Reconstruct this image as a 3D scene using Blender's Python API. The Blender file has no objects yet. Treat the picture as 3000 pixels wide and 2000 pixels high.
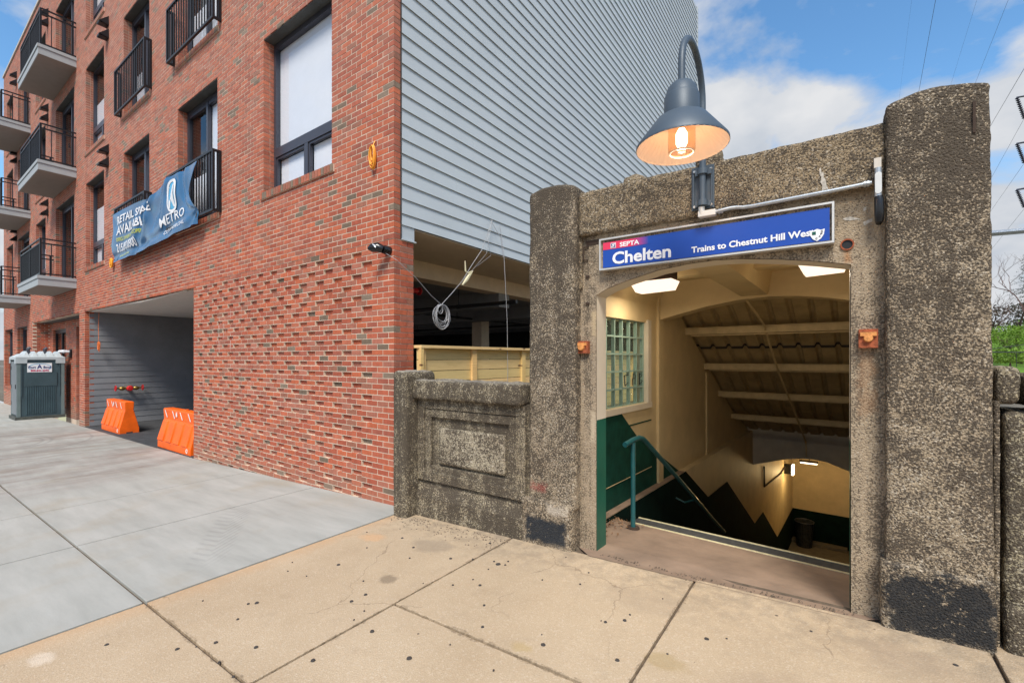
import bpy, bmesh, math, random
import numpy as np
from mathutils import Vector, noise
random.seed(7); np.random.seed(7)
R = math.radians
S = bpy.context.scene
COL = S.collection

# ---------------------------------------------------------------- camera, world, sun, exposure
cam_d = bpy.data.cameras.new('camera'); cam = bpy.data.objects.new('camera', cam_d); COL.objects.link(cam)
cam.location = (0, 0, 1.707); cam.rotation_euler = (R(90), 0, math.atan2(950, 1334))
cam_d.sensor_width = 36; cam_d.lens = 1334/3000*36; cam_d.shift_y = 0.016
cam_d.clip_end = 2000; cam_d.clip_start = 0.05
S.camera = cam
S.view_settings.view_transform = 'Standard'; S.view_settings.look = 'None'
S.view_settings.gamma = 1.0; S.view_settings.use_curve_mapping = False
S.view_settings.exposure = 0.87

SUN_EL, SUN_AZ = R(52), R(150)          # azimuth measured from +Y clockwise
W = bpy.data.worlds.new('World'); S.world = W; W.use_nodes = True
nt = W.node_tree; nt.nodes.clear()
def wn(t, **k):
    n = nt.nodes.new(t)
    for a, b in k.items(): setattr(n, a, b)
    return n
sky = wn('ShaderNodeTexSky', sky_type='NISHITA'); sky.sun_disc = False
sky.sun_elevation = SUN_EL; sky.sun_rotation = SUN_AZ; sky.altitude = 50; sky.air_density = 1.0; sky.dust_density = 0.3; sky.ozone_density = 2.5
bg1 = wn('ShaderNodeBackground'); bg1.inputs[1].default_value = 0.125
hs = wn('ShaderNodeHueSaturation'); hs.inputs['Saturation'].default_value = 1.15
tn = wn('ShaderNodeVectorMath', operation='MULTIPLY'); tn.inputs[1].default_value = (0.98, 1.04, 1.0); nt.links.new(sky.outputs[0], tn.inputs[0]); nt.links.new(tn.outputs[0], hs.inputs['Color']); nt.links.new(hs.outputs[0], bg1.inputs[0])
bg2 = wn('ShaderNodeBackground'); bg2.inputs[1].default_value = 1.0
tc = wn('ShaderNodeTexCoord'); sx = wn('ShaderNodeSeparateXYZ'); nt.links.new(tc.outputs['Generated'], sx.inputs[0])
# clouds lie on a flat layer: direction divided by its height
ad = wn('ShaderNodeMath', operation='MAXIMUM'); nt.links.new(sx.outputs[2], ad.inputs[0]); ad.inputs[1].default_value = 0.0
ad2 = wn('ShaderNodeMath', operation='ADD'); nt.links.new(ad.outputs[0], ad2.inputs[0]); ad2.inputs[1].default_value = 0.45
dv = wn('ShaderNodeVectorMath', operation='SCALE'); iv = wn('ShaderNodeMath', operation='DIVIDE'); iv.inputs[0].default_value = 1.0
nt.links.new(ad2.outputs[0], iv.inputs[1]); nt.links.new(tc.outputs['Generated'], dv.inputs[0]); nt.links.new(iv.outputs[0], dv.inputs['Scale'])
mp = wn('ShaderNodeMapping'); mp.inputs['Location'].default_value = (-2.1, 1.4, 0); nt.links.new(dv.outputs[0], mp.inputs[0])
nz = wn('ShaderNodeTexNoise'); nz.inputs['Scale'].default_value = 3.0; nz.inputs['Detail'].default_value = 9; nz.inputs['Roughness'].default_value = 0.55
nz.inputs['Distortion'].default_value = 0.25; nt.links.new(mp.outputs[0], nz.inputs['Vector'])
# a little more cloud towards the horizon
hz = wn('ShaderNodeMapRange'); hz.inputs[1].default_value = 0.75; hz.inputs[2].default_value = 0.05; hz.inputs[3].default_value = -0.05; hz.inputs[4].default_value = 0.13
nt.links.new(sx.outputs[2], hz.inputs[0]); am = wn('ShaderNodeMath', operation='ADD'); nt.links.new(nz.outputs[0], am.inputs[0]); nt.links.new(hz.outputs[0], am.inputs[1])
cr = wn('ShaderNodeValToRGB'); cr.color_ramp.elements[0].position = 0.465; cr.color_ramp.elements[1].position = 0.585; nt.links.new(am.outputs[0], cr.inputs[0])
nz2 = wn('ShaderNodeTexNoise'); nz2.inputs['Scale'].default_value = 6; nz2.inputs['Detail'].default_value = 6; nt.links.new(mp.outputs[0], nz2.inputs['Vector'])
cr2 = wn('ShaderNodeValToRGB'); cr2.color_ramp.elements[0].position = 0.3; cr2.color_ramp.elements[1].position = 0.7
cr2.color_ramp.elements[0].color = (0.28, 0.31, 0.355, 1); cr2.color_ramp.elements[1].color = (0.43, 0.435, 0.445, 1); nt.links.new(nz2.outputs[0], cr2.inputs[0])
nt.links.new(cr2.outputs[0], bg2.inputs[0])
mx = wn('ShaderNodeMixShader'); nt.links.new(cr.outputs[0], mx.inputs[0]); nt.links.new(bg1.outputs[0], mx.inputs[1]); nt.links.new(bg2.outputs[0], mx.inputs[2])
wo = wn('ShaderNodeOutputWorld'); nt.links.new(mx.outputs[0], wo.inputs[0])

sd = bpy.data.lights.new('sun', 'SUN'); so = bpy.data.objects.new('sun', sd); COL.objects.link(so)
sd.energy = 2.45; sd.angle = R(20); sd.color = (1.0, 0.935, 0.83)
dirv = Vector((math.sin(SUN_AZ)*math.cos(SUN_EL), math.cos(SUN_AZ)*math.cos(SUN_EL), math.sin(SUN_EL)))
so.rotation_euler = dirv.to_track_quat('Z', 'Y').to_euler(); so.location = (3, -6, 12)

# ---------------------------------------------------------------- helpers
def wloc(o):
    v = Vector((0, 0, 0))
    while o is not None: v += o.location; o = o.parent
    return v
def link(name, me, parent=None, loc=None):
    o = bpy.data.objects.new(name, me); COL.objects.link(o)
    if parent is not None: o.parent = parent
    if loc is not None: o.location = Vector(loc) - (wloc(parent) if parent else Vector((0, 0, 0)))
    return o
def tag(o, label=None, cat=None, group=None, kind=None):
    if label: o['label'] = label
    if cat: o['category'] = cat
    if group: o['group'] = group
    if kind: o['kind'] = kind
    return o
def thing(name, label, cat, loc=(0, 0, 0), group=None):
    o = bpy.data.objects.new(name, None); COL.objects.link(o); o.location = loc; o.empty_display_size = 0.1
    return tag(o, label, cat, group)
class MB:
    def __init__(s, xf=None): s.v = []; s.f = []; s.xf = xf; s.c = None
    def add(s, vs, fs):
        b = len(s.v); s.v += [tuple(p) for p in vs]; s.f += [tuple(b+i for i in f) for f in fs]; return s
    def box(s, x0, x1, y0, y1, z0, z1):
        return s.add([(x0,y0,z0),(x1,y0,z0),(x1,y1,z0),(x0,y1,z0),(x0,y0,z1),(x1,y0,z1),(x1,y1,z1),(x0,y1,z1)],
                     [(0,3,2,1),(4,5,6,7),(0,1,5,4),(1,2,6,5),(2,3,7,6),(3,0,4,7)])
    def quad(s, *p): return s.add(p, [tuple(range(len(p)))])
    def prism(s, poly, axis, a0, a1):
        n = len(poly)
        def P(p, a):
            return {'x': (a, p[0], p[1]), 'y': (p[0], a, p[1]), 'z': (p[0], p[1], a)}[axis]
        return s.add([P(p, a0) for p in poly]+[P(p, a1) for p in poly],
                     [tuple(range(n))[::-1], tuple(range(n, 2*n))]+[(i, (i+1) % n, n+(i+1) % n, n+i) for i in range(n)])
    def tube(s, pts, r, n=8, cap=True):
        pts = [Vector(p) for p in pts]; rs = r if isinstance(r, (list, tuple)) else [r]*len(pts)
        vs = []; up = None
        for i, p in enumerate(pts):
            t = (pts[min(i+1, len(pts)-1)]-pts[max(i-1, 0)]).normalized()
            if up is None: up = Vector((0, 0, 1)) if abs(t.z) < .9 else Vector((1, 0, 0))
            a = t.cross(up)
            if a.length < 1e-4: a = t.cross(Vector((0, 1, 0)))
            a.normalize(); b = t.cross(a).normalized(); up = -b if False else up
            up = a.cross(t).normalized()
            for k in range(n):
                q = 2*math.pi*k/n; vs.append(p+(a*math.cos(q)+up*math.sin(q))*rs[i])
        fs = []
        for i in range(len(pts)-1):
            for k in range(n): fs.append((i*n+k, i*n+(k+1) % n, (i+1)*n+(k+1) % n, (i+1)*n+k))
        if cap: fs += [tuple(range(n))[::-1], tuple(range((len(pts)-1)*n, len(pts)*n))]
        return s.add(vs, fs)
    def lathe(s, c, prof, n=32, axis='z', cap=False):
        vs = []; fs = []
        for (r, z) in prof:
            for k in range(n):
                q = 2*math.pi*k/n; x, y = r*math.cos(q), r*math.sin(q)
                if axis == 'z': vs.append((c[0]+x, c[1]+y, c[2]+z))
                elif axis == 'y': vs.append((c[0]+x, c[1]+z, c[2]+y))
                else: vs.append((c[0]+z, c[1]+x, c[2]+y))
        for i in range(len(prof)-1):
            for k in range(n): fs.append((i*n+k, i*n+(k+1) % n, (i+1)*n+(k+1) % n, (i+1)*n+k))
        if cap: fs += [tuple(range(n)), tuple(range((len(prof)-1)*n, len(prof)*n))]
        return s.add(vs, fs)
    def build(s, name, mat, parent=None, smooth=False, label=None, cat=None, group=None, kind=None, loc=None, origin=None):
        v = [s.xf(*p) for p in s.v] if s.xf else s.v
        base = wloc(parent) if parent is not None else Vector((0, 0, 0))
        o_loc = Vector((0, 0, 0))
        if parent is None:
            a = np.array(v); o_loc = Vector(((a[:, 0].min()+a[:, 0].max())/2, (a[:, 1].min()+a[:, 1].max())/2, a[:, 2].min())); base = o_loc
        v = [(p[0]-base.x, p[1]-base.y, p[2]-base.z) for p in v]
        me = bpy.data.meshes.new(name); me.from_pydata(v, [], s.f); me.validate()
        bm = bmesh.new(); bm.from_mesh(me); bmesh.ops.recalc_face_normals(bm, faces=bm.faces); bm.to_mesh(me); bm.free()
        if not smooth: me.shade_flat()
        if smooth:
            me.polygons.foreach_set('use_smooth', [True]*len(me.polygons))
            if smooth != 2:
                try: me.set_sharp_from_angle(angle=R(38))
                except Exception: pass
        if isinstance(mat, (list, tuple)):
            for m in mat: me.materials.append(m)
        else: me.materials.append(mat)
        o = bpy.data.objects.new(name, me); COL.objects.link(o)
        if parent is not None: o.parent = parent
        o.location = o_loc
        tag(o, label, cat, group, kind)
        return o

# ---------------------------------------------------------------- materials
def newmat(name):
    m = bpy.data.materials.new(name); m.use_nodes = True; n = m.node_tree; n.nodes.clear()
    out = n.nodes.new('ShaderNodeOutputMaterial'); b = n.nodes.new('ShaderNodeBsdfPrincipled'); n.links.new(b.outputs[0], out.inputs[0])
    return m, n, b
def N(n, t, **k):
    x = n.nodes.new(t)
    for a, v in k.items():
        if a.startswith('i_'):
            key = a[2:]; key = int(key) if key.isdigit() else key
            x.inputs[key].default_value = v
        else: setattr(x, a, v)
    return x
def L(n, a, b): n.links.new(a, b)
def rgb(c): return (c[0], c[1], c[2], 1)
def simple(name, c, rough=0.6, metal=0, var=0.12, vs=6.0, bump=0.0, bs=60, coat=0, spec=None, obj=True):
    m, n, b = newmat(name)
    b.inputs['Roughness'].default_value = rough; b.inputs['Metallic'].default_value = metal
    if coat: b.inputs['Coat Weight'].default_value = coat
    if spec is not None: b.inputs['Specular IOR Level'].default_value = spec
    g = N(n, 'ShaderNodeNewGeometry')
    a = N(n, 'ShaderNodeTexNoise', i_Scale=vs, i_Detail=6.0, i_Roughness=0.6); L(n, g.outputs['Position'], a.inputs['Vector'])
    r = N(n, 'ShaderNodeMapRange'); r.inputs[1].default_value = 0.3; r.inputs[2].default_value = 0.7; r.inputs[3].default_value = 1-var; r.inputs[4].default_value = 1+var
    L(n, a.outputs[0], r.inputs[0])
    mm = N(n, 'ShaderNodeVectorMath', operation='SCALE'); mm.inputs[0].default_value = c[:3]; L(n, r.outputs[0], mm.inputs['Scale'])
    L(n, mm.outputs[0], b.inputs['Base Color'])
    if bump:
        t = N(n, 'ShaderNodeTexNoise', i_Scale=bs, i_Detail=4.0); L(n, g.outputs['Position'], t.inputs['Vector'])
        bp = N(n, 'ShaderNodeBump', i_Strength=bump, i_Distance=0.004); L(n, t.outputs[0], bp.inputs['Height']); L(n, bp.outputs[0], b.inputs['Normal'])
    return m
def mixc(n, fac, a, b):
    x = N(n, 'ShaderNodeMix', data_type='RGBA')
    for i, v in ((6, a), (7, b)):
        if isinstance(v, (tuple, list)): x.inputs[i].default_value = rgb(v)
        else: L(n, v, x.inputs[i])
    if isinstance(fac, (int, float)): x.inputs[0].default_value = fac
    else: L(n, fac, x.inputs[0])
    return x.outputs[2]
def ramp(n, src, p0, p1, v0=0.0, v1=1.0):
    x = N(n, 'ShaderNodeMapRange'); x.inputs[1].default_value = p0; x.inputs[2].default_value = p1; x.inputs[3].default_value = v0; x.inputs[4].default_value = v1
    L(n, src, x.inputs[0]); return x.outputs[0]
def math_(n, op, a, b=None):
    x = N(n, 'ShaderNodeMath', operation=op)
    for i, v in ((0, a), (1, b)):
        if v is None: continue
        if isinstance(v, (int, float)): x.inputs[i].default_value = v
        else: L(n, v, x.inputs[i])
    return x.outputs[0]
def noise_(n, pos, sc, det=5.0, rough=0.6, dist=0.0):
    x = N(n, 'ShaderNodeTexNoise', i_Scale=sc, i_Detail=det, i_Roughness=rough, i_Distortion=dist); L(n, pos, x.inputs['Vector']); return x.outputs[0]
def boxmask(n, pos, x0, x1, z0, z1, soft=0.06, amp=0.25, sc=6.0, det=8.0):
    """ragged-edged patch in x and z"""
    s = N(n, 'ShaderNodeSeparateXYZ'); L(n, pos, s.inputs[0])
    cx, cz, hx, hz = (x0+x1)/2, (z0+z1)/2, (x1-x0)/2, (z1-z0)/2
    dx = math_(n, 'SUBTRACT', math_(n, 'ABSOLUTE', math_(n, 'SUBTRACT', s.outputs[0], cx)), hx)
    dz = math_(n, 'SUBTRACT', math_(n, 'ABSOLUTE', math_(n, 'SUBTRACT', s.outputs[2], cz)), hz)
    d = math_(n, 'MAXIMUM', dx, dz)
    nn = math_(n, 'MULTIPLY', math_(n, 'SUBTRACT', noise_(n, pos, sc, det, 0.7), 0.5), amp)
    return ramp(n, math_(n, 'ADD', d, nn), soft*0.3, -soft*0.3)

def aggregate(name, dark=0.5, tint=(0.36, 0.295, 0.215), patches=(), grad=True, smoothish=0.0, sc=95.0, streak=0.0, crust=0):
    """old exposed-aggregate concrete: pale pebbles and black lichen-stained pits"""
    m, n, b = newmat(name)
    g = N(n, 'ShaderNodeNewGeometry'); pos = g.outputs['Position']
    s = N(n, 'ShaderNodeSeparateXYZ'); L(n, pos, s.inputs[0])
    v = N(n, 'ShaderNodeTexVoronoi', i_Scale=sc); v.feature = 'F1'; L(n, pos, v.inputs['Vector'])
    v2 = N(n, 'ShaderNodeTexVoronoi', i_Scale=sc*0.55); L(n, pos, v2.inputs['Vector'])
    big = noise_(n, pos, 2.6, 6.0, 0.7); mid = noise_(n, pos, 82.0, 2.5, 0.65); fine = noise_(n, pos, 120.0, 2.0, 0.7); patch = noise_(n, pos, 19.0, 4.0, 0.65)
    k = math_(n, 'ADD', math_(n, 'MULTIPLY', mid, 0.95), math_(n, 'MULTIPLY', fine, 0.35))
    k = math_(n, 'ADD', k, math_(n, 'MULTIPLY', math_(n, 'SUBTRACT', patch, 0.5), 0.40))
    k = math_(n, 'ADD', math_(n, 'ADD', k, 0.15), math_(n, 'MULTIPLY', math_(n, 'SUBTRACT', big, 0.5), 0.50))
    if grad:
        hgt = ramp(n, s.outputs[2], 0.0, 3.2, -0.035, 0.085); k = math_(n, 'ADD', k, hgt)
    if streak:
        mpn = N(n, 'ShaderNodeMapping'); mpn.inputs['Scale'].default_value = (9, 9, 0.5); L(n, pos, mpn.inputs[0])
        k = math_(n, 'ADD', k, math_(n, 'MULTIPLY', math_(n, 'SUBTRACT', noise_(n, mpn.outputs[0], 1.0, 5.0, 0.6), 0.5), streak))
    darkm = ramp(n, k, 0.845-dark*0.20, 0.945-dark*0.20)
    cellc = N(n, 'ShaderNodeSeparateColor'); L(n, v.outputs['Color'], cellc.inputs[0])
    light = mixc(n, cellc.outputs[0], (tint[0]*0.62, tint[1]*0.60, tint[2]*0.58), (tint[0]*1.25, tint[1]*1.22, tint[2]*1.15))
    light = mixc(n, ramp(n, cellc.outputs[1], 0.78, 0.95, 0, 0.5), light, (0.62, 0.56, 0.46))
    light = mixc(n, ramp(n, noise_(n, pos, 1.3, 4.0), 0.45, 0.75, 0, 0.4), light, (0.33, 0.24, 0.15))
    blk = mixc(n, fine, (0.040, 0.033, 0.026), (0.105, 0.083, 0.062))
    if smoothish:
        light = mixc(n, smoothish, light, tint)
    c = mixc(n, math_(n, 'MULTIPLY', darkm, 0.93-smoothish*0.3), light, blk)
    if crust:
        cm_ = math_(n, 'MULTIPLY', ramp(n, math_(n, 'ADD', s.outputs[2], math_(n, 'MULTIPLY', math_(n, 'SUBTRACT', noise_(n, pos, 30.0, 4.0), 0.5), 0.05)), crust, crust+.02), 0.7)
        c = mixc(n, cm_, c, (0.46, 0.42, 0.35))
    for (x0, x1, z0, z1, colr, amp, st) in patches:
        pm = boxmask(n, pos, x0, x1, z0, z1, amp=amp, sc=9.0)
        pm = math_(n, 'MULTIPLY', pm, ramp(n, math_(n, 'ADD', noise_(n, pos, 26.0, 6.0, 0.75), math_(n, 'MULTIPLY', math_(n, 'SUBTRACT', noise_(n, pos, 5.0), 0.5), 0.5)), 0.655, 0.62))
        c = mixc(n, math_(n, 'MULTIPLY', pm, st), c, colr)
    L(n, c, b.inputs['Base Color']); b.inputs['Roughness'].default_value = 0.93; b.inputs['Specular IOR Level'].default_value = 0.2
    h = math_(n, 'ADD', math_(n, 'MULTIPLY', v.outputs['Distance'], -1.0), math_(n, 'MULTIPLY', fine, 0.7))
    h = math_(n, 'ADD', h, math_(n, 'MULTIPLY', mid, 1.2))
    bp = N(n, 'ShaderNodeBump', i_Strength=0.9*(1-smoothish*0.7), i_Distance=0.008); L(n, h, bp.inputs['Height']); L(n, bp.outputs[0], b.inputs['Normal'])
    return m

M = {}
M['pier_r'] = aggregate('aggregate_right_pier', 0.52, streak=0.16, patches=[(0.245, 0.685, 0.15, 0.485, (0.022, 0.024, 0.027), 0.30, 0.93)])
M['pier_l'] = aggregate('aggregate_left_pier', 0.56, streak=0.2, patches=[(-2.27, -1.87, 0.10, 0.30, (0.022, 0.028, 0.036), 0.16, 0.93), (-2.27, -2.08, 0.52, 0.58, (0.30, 0.06, 0.05), 0.16, 0.55), (-2.05, -1.86, 0.36, 0.42, (0.60, 0.52, 0.42), 0.12, 0.6)])
M['parapet'] = aggregate('aggregate_parapet', 0.84, tint=(0.36, 0.31, 0.22), grad=False, streak=0.5)
M['parapet_top'] = aggregate('aggregate_parapet_coping', 0.90, tint=(0.36, 0.31, 0.22), grad=False, streak=0.4, crust=1.462)
M['post_top'] = aggregate('aggregate_end_post', 0.90, tint=(0.36, 0.31, 0.22), grad=False, streak=0.4, crust=1.55)
M['panel_in'] = aggregate('aggregate_panel', 0.45, tint=(0.42, 0.37, 0.28), grad=False)
M['frieze'] = aggregate('aggregate_frieze', 0.42, tint=(0.30, 0.235, 0.155), grad=False)
M['jamb'] = aggregate('weathered_smooth_concrete', 0.20, tint=(0.36, 0.285, 0.20), grad=False, patches=[(.047, .068, 2.31, 2.39, (.42, .17, .05), .05, .75), (.11, .19, 1.35, 1.77, (.30, .17, .09), .25, .45), (-1.69, -1.66, 1.9, 2.1, (.55, .42, .25), .08, .7), (-1.70, -1.66, 1.0, 1.25, (.50, .41, .29), .12, .8)], smoothish=0.55, streak=0.9)
M['far_pier'] = aggregate('aggregate_far_wall', 0.75, tint=(0.34, 0.30, 0.21), grad=False)

def brick_mat():
    m, n, b = newmat('brick_clay')
    at = N(n, 'ShaderNodeAttribute', attribute_name='Col'); g = N(n, 'ShaderNodeNewGeometry'); pos = g.outputs['Position']
    k = ramp(n, noise_(n, pos, 14.0, 6.0, 0.7), 0.3, 0.7, 0.80, 1.18)
    mpn = N(n, 'ShaderNodeMapping'); mpn.inputs['Scale'].default_value = (70, 70, 6); L(n, pos, mpn.inputs[0])
    k2 = ramp(n, noise_(n, mpn.outputs[0], 1.0, 3.0, 0.6), 0.35, 0.7, 0.9, 1.1)
    sc = N(n, 'ShaderNodeVectorMath', operation='SCALE'); L(n, at.outputs['Color'], sc.inputs[0]); L(n, math_(n, 'MULTIPLY', k, k2), sc.inputs['Scale'])
    # pale mortar smears and soot
    sm = ramp(n, noise_(n, pos, 2.3, 9.0, 0.72, 0.4), 0.62, 0.80, 0, 0.22)
    c = mixc(n, sm, sc.outputs[0], (0.46, 0.30, 0.23))
    hz_ = N(n, 'ShaderNodeSeparateXYZ'); L(n, pos, hz_.inputs[0])
    c = mixc(n, math_(n, 'MULTIPLY', ramp(n, math_(n, 'ADD', hz_.outputs[2], math_(n, 'MULTIPLY', noise_(n, pos, 5.0, 5.0), 0.5)), 0.50, 0.12), 0.5), c, (0.27, 0.18, 0.13))
    # upper-storey glare painted into the colour, pale runs of mortar wash near the drive
    c = mixc(n, ramp(n, hz_.outputs[2], 3.2, 9.0, 0, 0.26), c, (0.50, 0.36, 0.29))
    mq = N(n, 'ShaderNodeMapping'); mq.inputs['Scale'].default_value = (26, 1, 1.7); L(n, pos, mq.inputs[0])
    run = math_(n, 'MULTIPLY', ramp(n, noise_(n, mq.outputs[0], 1.0, 4.0, 0.6), 0.655, 0.69), boxmask(n, pos, -9.3, -7.9, 0.9, 3.7, soft=.4, amp=0.9, sc=2.0))
    c = mixc(n, math_(n, 'MULTIPLY', run, 0.8), c, (0.72, 0.64, 0.58))
    L(n, c, b.inputs['Base Color']); b.inputs['Roughness'].default_value = 0.82; b.inputs['Specular IOR Level'].default_value = 0.35
    h = noise_(n, pos, 120.0, 4.0, 0.7); bp = N(n, 'ShaderNodeBump', i_Strength=0.5, i_Distance=0.003); L(n, h, bp.inputs['Height']); L(n, bp.outputs[0], b.inputs['Normal'])
    return m
M['brick'] = brick_mat()
M['mortar'] = simple('mortar', (0.60, 0.47, 0.36), 0.95, var=0.18, vs=4, bump=0.6, bs=150)
M['siding'] = simple('painted_fibre_siding', (0.445, 0.485, 0.51), 0.62, var=0.05, vs=1.5, bump=0.15, bs=70)
M['siding_dark'] = simple('siding_back', (0.05, 0.04, 0.035), 0.9)
M['gsiding'] = simple('dark_grey_siding', (0.20, 0.205, 0.22), 0.6, var=0.12, vs=2.0, bump=0.15, bs=60)
M['black_metal'] = simple('black_metal', (0.018, 0.019, 0.022), 0.38, 0.4)
M['frame'] = simple('window_frame_dark', (0.062, 0.064, 0.082), 0.35, 0.3, var=0.05)
M['lintel'] = simple('lintel_steel', (0.075, 0.08, 0.075), 0.6, 0.2, var=0.2)
M['slab'] = simple('balcony_grey_trim', (0.36, 0.385, 0.395), 0.55, var=0.05)
M['soffit'] = simple('balcony_soffit', (0.27, 0.235, 0.205), 0.8, var=0.05)
M['trim'] = simple('cream_trim', (0.55, 0.5, 0.43), 0.6)
M['white'] = simple('white_blind', (0.80, 0.80, 0.86), 0.7, var=0.02)
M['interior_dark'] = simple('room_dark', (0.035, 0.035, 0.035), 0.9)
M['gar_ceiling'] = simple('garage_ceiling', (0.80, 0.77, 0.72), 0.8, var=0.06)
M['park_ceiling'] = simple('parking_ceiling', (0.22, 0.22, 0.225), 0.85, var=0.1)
M['park_soffit'] = simple('parking_soffit', (0.50, 0.41, 0.32), 0.85, var=0.08)
M['park_beam'] = simple('parking_beam', (0.66, 0.52, 0.38), 0.85, var=0.08)
M['asphalt'] = simple('asphalt', (0.045, 0.046, 0.05), 0.85, var=0.35, vs=5, bump=0.8, bs=120)
M['orange'] = simple('orange_plastic', (0.92, 0.130, 0.002), 0.48, var=0.20, vs=3, bump=0.1, bs=30)
M['white_mark'] = simple('white_sticker', (0.78, 0.72, 0.66), 0.6)
M['cream'] = simple('cream_paint', (0.61, 0.475, 0.265), 0.55, var=0.10, vs=3.0, bump=0.35, bs=18)
M['cream_light'] = simple('pale_cream_paint', (0.66, 0.58, 0.46), 0.5, var=0.06, vs=4.0, bump=0.3, bs=20)
M['green'] = simple('dark_green_paint', (0.005, 0.052, 0.036), 0.7, spec=0.2, var=0.3, vs=7, bump=0.3, bs=25)
M['green_jamb'] = simple('green_jamb_paint', (0.008, 0.10, 0.065), 0.42, var=0.15, vs=5, bump=0.3, bs=25)
M['dado'] = simple('shaded_green_paint', (0.003, 0.013, 0.010), 0.85, spec=0.08, var=0.4, vs=5, bump=0.3, bs=25)  # the green paint again, darkened in its colour for the stairwell shade
M['teal'] = simple('teal_pipe_paint', (0.014, 0.10, 0.108), 0.35, var=0.15, vs=12, coat=0.2)
M['deck_metal'] = simple('painted_roof_deck', (0.46, 0.35, 0.18), 0.6, var=0.2, vs=5)
M['purlin'] = simple('painted_purlin', (0.58, 0.45, 0.24), 0.6, var=0.15, vs=8)
M['portal'] = simple('grey_portal_concrete', (0.60, 0.54, 0.44), 0.9, var=0.12, vs=4, bump=0.4, bs=40)
M['galv'] = simple('galvanised_steel', (0.48, 0.51, 0.53), 0.38, 0.7, var=0.12, vs=20)
M['alum'] = simple('cast_aluminium', (0.62, 0.61, 0.58), 0.5, 0.5, var=0.1)
M['black_rubber'] = simple('black_tape', (0.012, 0.012, 0.013), 0.22, var=0.2)
M['lamp_blue'] = simple('slate_blue_enamel', (0.068, 0.092, 0.118), 0.5, 0.15, var=0.06, bump=0.12, bs=400)
M['bolt'] = simple('zinc_bolt', (0.6, 0.6, 0.58), 0.35, 0.8)
M['rust'] = simple('rusty_cast_iron', (0.30, 0.075, 0.028), 0.85, var=0.5, vs=30, bump=0.8, bs=90)
M['rust_light'] = simple('orange_rust', (0.62, 0.26, 0.075), 0.8, var=0.35, vs=40, bump=0.6, bs=80)
M['iron'] = simple('rusted_stub', (0.05, 0.03, 0.02), 0.9)
M['red'] = simple('red_enamel', (0.55, 0.012, 0.015), 0.3, var=0.1, coat=0.3)
M['brass'] = simple('aged_brass', (0.30, 0.20, 0.06), 0.4, 0.8, var=0.3, vs=30)
M['toilet_body'] = simple('slate_green_plastic', (0.045, 0.078, 0.092), 0.5, var=0.15, vs=4)
M['toilet_side'] = simple('grey_green_plastic', (0.14, 0.185, 0.185), 0.5, var=0.12, vs=4)
M['toilet_door'] = simple('toilet_door_grey', (0.17, 0.19, 0.205), 0.5, var=0.12, vs=4)
M['toilet_roof'] = simple('pale_grey_plastic', (0.46, 0.51, 0.53), 0.5, var=0.08)
M['toilet_base'] = simple('dirty_base', (0.07, 0.075, 0.065), 0.7, var=0.3)
M['cable'] = simple('grey_cable', (0.34, 0.34, 0.35), 0.5, var=0.05)
M['tape'] = simple('yellow_tape', (0.62, 0.56, 0.36), 0.6)
M['yellow_rope'] = simple('yellow_cord', (0.85, 0.35, 0.02), 0.5)
M['orange_rope'] = simple('orange_cord', (0.80, 0.20, 0.05), 0.6)
M['string'] = simple('tan_string', (0.42, 0.28, 0.2), 0.7)
M['dark_wire'] = simple('dark_wire', (0.03, 0.03, 0.035), 0.6)
M['pipe_black'] = simple('black_pipe', (0.012, 0.012, 0.012), 0.5)
M['text_white'] = simple('white_vinyl', (0.82, 0.82, 0.84), 0.5, var=0.02)
M['text_yellow'] = simple('yellow_vinyl', (0.60, 0.62, 0.05), 0.5, var=0.02)
M['text_red'] = simple('red_vinyl', (0.62, 0.02, 0.08), 0.5, var=0.02)
M['text_navy'] = simple('navy_vinyl', (0.02, 0.03, 0.17), 0.5, var=0.02)
M['ink'] = simple('black_ink', (0.008, 0.008, 0.008), 0.5)
M['sign_blue'] = simple('sign_blue', (0.006, 0.062, 0.37), 0.45, var=0.03)
M['banner'] = simple('blue_vinyl_banner', (0.026, 0.120, 0.265), 0.24, var=0.10, vs=2.0, coat=0.3)
M['logo_cyan'] = simple('logo_cyan', (0.08, 0.38, 0.62), 0.4)
M['trash'] = simple('clear_bag', (0.035, 0.04, 0.045), 0.25, var=0.5, vs=14)
M['blue_label'] = simple('blue_label', (0.03, 0.25, 0.55), 0.5)
M['leaf_dry'] = simple('dry_leaf', (0.22, 0.12, 0.06), 0.8, var=0.4, vs=40)
M['bark'] = simple('bark', (0.10, 0.06, 0.05), 0.9, var=0.2)
M['gum'] = simple('gum_black', (0.05, 0.043, 0.038), 0.8)

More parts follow.
